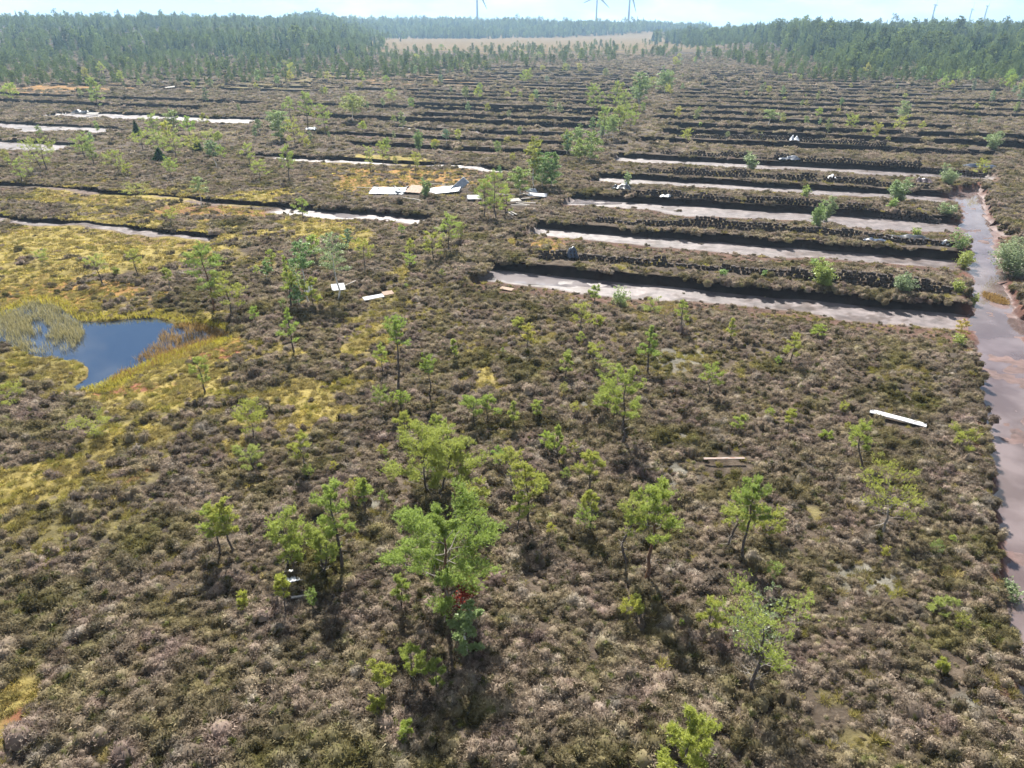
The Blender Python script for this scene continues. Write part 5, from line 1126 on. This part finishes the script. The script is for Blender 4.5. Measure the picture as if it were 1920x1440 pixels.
# single pieces in the nearer heather
single(board_part, 'board', 'long white board strip lying in the heather near the right drain', 'board', 1684, 782, .22, None, L=2.9, W=.42, T=.05, rot=(.05, .03, -.55), m=M['board_white'], seed=21)
single(board_part, 'board', 'narrow board with rust-orange end lying in the right heather', 'board', 1358, 859, .28, None, L=2.1, W=.14, T=.04, rot=(.15, 0, .03), m=M['rust'], seed=22)
single(tin_part, 'tin_sheet', 'small white corrugated sheet under the twin-stemmed flat pine', 'tin sheet', 548, 1083, .13, None, L=.8, W=.7, rot=(.08, .06, 2.0), m=M['tin_brightened'], pitch=.14, amp=.025, seed=23, warp=.02)
single(board_part, 'plank', 'short grey plank just below the corrugated sheet', 'plank', 564, 1120, .14, None, L=.7, W=.1, T=.05, rot=(0, .1, .3), m=M['board'], seed=24)
single(board_part, 'board', 'white panel standing behind the green-crowned birch', 'board', 578, 541, .35, None, L=.65, W=.9, T=.04, rot=(.7, 0, .1), m=M['board_white'], seed=25)
single(board_part, 'board', 'white panel under the pale airy birch', 'board', 634, 537, .3, None, L=1.1, W=.9, T=.04, rot=(.35, 0, .35), m=M['board_white'], seed=26)
single(board_part, 'plank', 'thin pale plank right of the white panel under the birch', 'plank', 655, 530, .3, None, L=1.4, W=.1, T=.05, rot=(0, -.1, .9), m=M['board'], seed=27)
single(board_part, 'board', 'long pale board lying in the heather right of the birches', 'board', 700, 556, .28, None, L=1.7, W=.5, T=.06, rot=(.2, 0, .55), m=M['board_white'], seed=28)
single(board_part, 'board', 'tan board end to end with the long pale board', 'board', 727, 547, .3, None, L=.9, W=.6, T=.06, rot=(.2, 0, .5), m=M['board_tan'], seed=29)
single(board_part, 'board', 'tan board on the near edge of the first wet cutting', 'board', 950, 529, .15, None, L=1.2, W=.5, T=.06, rot=(.1, 0, -.5), m=M['board_tan'], seed=30)
single(board_part, 'board', 'pale flat board beside the black tarp bundle', 'board', 173, 209, .5, None, L=2.6, W=1.6, T=.1, rot=(.1, 0, .2), m=M['board'], seed=31)
single(board_part, 'board', 'pale board pile among the trees beyond the long white pool', 'board', 318, 164, .4, None, L=3.4, W=1.6, T=.15, rot=(.15, -.1, .3), m=M['board'], seed=32)

# ------------------------------------------------------------------ wind turbines
def turbine(px, dist, hub_row, blade, rot0, yaw, label):
    zh = z_at(dist, hub_row); x = x_at(px, dist, zh); e = thing('wind_turbine', label, 'wind turbine', (x, dist, 0), 0, 'wind turbines on the horizon')
    tb = MB(); t = np.linspace(0, 1, 8); r = zh / 100.; tb.tube(np.stack([t * 0, t * 0, zh * t], 1), (2.3 - 1.0 * t) * r * (1.5 if zh > 80 else 1.9), 14); link('tower', tb.mesh('tower', M['steel_backlit'], True), e)
    nb = MB(); s = np.array([0, .1, .5, .85, 1.]); nb.tube(np.stack([s * 0, (s - .3) * 11 * r, s * 0], 1), np.array([.6, 1.9, 2.1, 1.8, .5]) * r, 10); o = link('nacelle', nb.mesh('nacelle', M['steel_backlit'], True), e, (0, 0, zh)); o.rotation_euler[2] = yaw
    hb = MB(); hb.tube(np.stack([s * 0, -s * 3.5 * r, s * 0], 1), np.array([1.4, 1.8, 1.6, .9, .1]) * r, 10); fw = Vector((math.sin(yaw), -math.cos(yaw), 0)); hl = Vector((0, 0, zh)) + fw * 3.8 * r
    h = link('hub', hb.mesh('hub', M['steel_backlit'], True), e, hl); h.rotation_euler[2] = yaw
    bm = []; prof = [(0, 1.2, .9), (.05, 1.3, .9), (.16, 2.4, .6), (.3, 2.1, .4), (.6, 1.3, .25), (.9, .7, .12), (1.0, .2, .05)]
    V = []
    for f, c, th in prof:
        c *= 1.5
        for a in range(6): V.append((math.cos(a * math.pi / 3) * c * r, math.sin(a * math.pi / 3) * th * r, f * blade))
    F = [[i * 6 + j, i * 6 + (j + 1) % 6, i * 6 + 6 + (j + 1) % 6, i * 6 + 6 + j] for i in range(len(prof) - 1) for j in range(6)]
    me = mesh_np('blade', V, F, M['steel_backlit'], True)
    for k in range(3):
        b = link('blade', me, h, (0, -1.2 * r, 0)); b.rotation_euler = (0, rot0 + k * 2.0944, 0)
turbine(894, 2000, -22, 52, R(152), R(25), 'leftmost wind turbine, its hub above the picture, over the far wood')
turbine(1120, 2150, -8, 48, R(128), R(25), 'middle wind turbine with a short blade tip showing, over the far wood')
turbine(1182, 2000, -17, 50, R(160), R(20), 'wind turbine just right of the middle one over the far wood')
turbine(1754, 2250, 9, 25, R(25), R(70), 'left one of the three small turbines over the right wood')
turbine(1823, 2600, 16.5, 25, R(15), R(70), 'lowest and middle one of the three small turbines over the right wood')
turbine(1852, 2400, 11, 25, R(50), R(55), 'right one of the three small turbines over the right wood')

# ------------------------------------------------------------------ air
def build_haze():
    x0, x1, y0, y1, z0, z1 = -7000, 7000, -3100, 7300, -8.0, 166.0
    V = [(x, y, z) for z in (z0, z1) for x, y in ((x0, y0), (x1, y0), (x1, y1), (x0, y1))]
    F = [[3, 2, 1, 0], [4, 5, 6, 7], [0, 1, 5, 4], [1, 2, 6, 5], [2, 3, 7, 6], [3, 0, 4, 7]]
    me = bpy.data.meshes.new('haze'); me.from_pydata(V, [], F)
    m = bpy.data.materials.new('haze air'); m.use_nodes = True; m.node_tree.nodes.clear()
    out = nd(m, 'ShaderNodeOutputMaterial'); v = nd(m, 'ShaderNodeVolumePrincipled'); v.inputs['Color'].default_value = (.48, .725, 1.0, 1); v.inputs['Density'].default_value = .00023; v.inputs['Anisotropy'].default_value = .25
    lk(m, v.outputs[0], out.inputs['Volume']); me.materials.append(m); me.update()
    link('haze', me, kind='stuff', label='thin pale blue haze over the whole bog', category='haze')
build_haze()
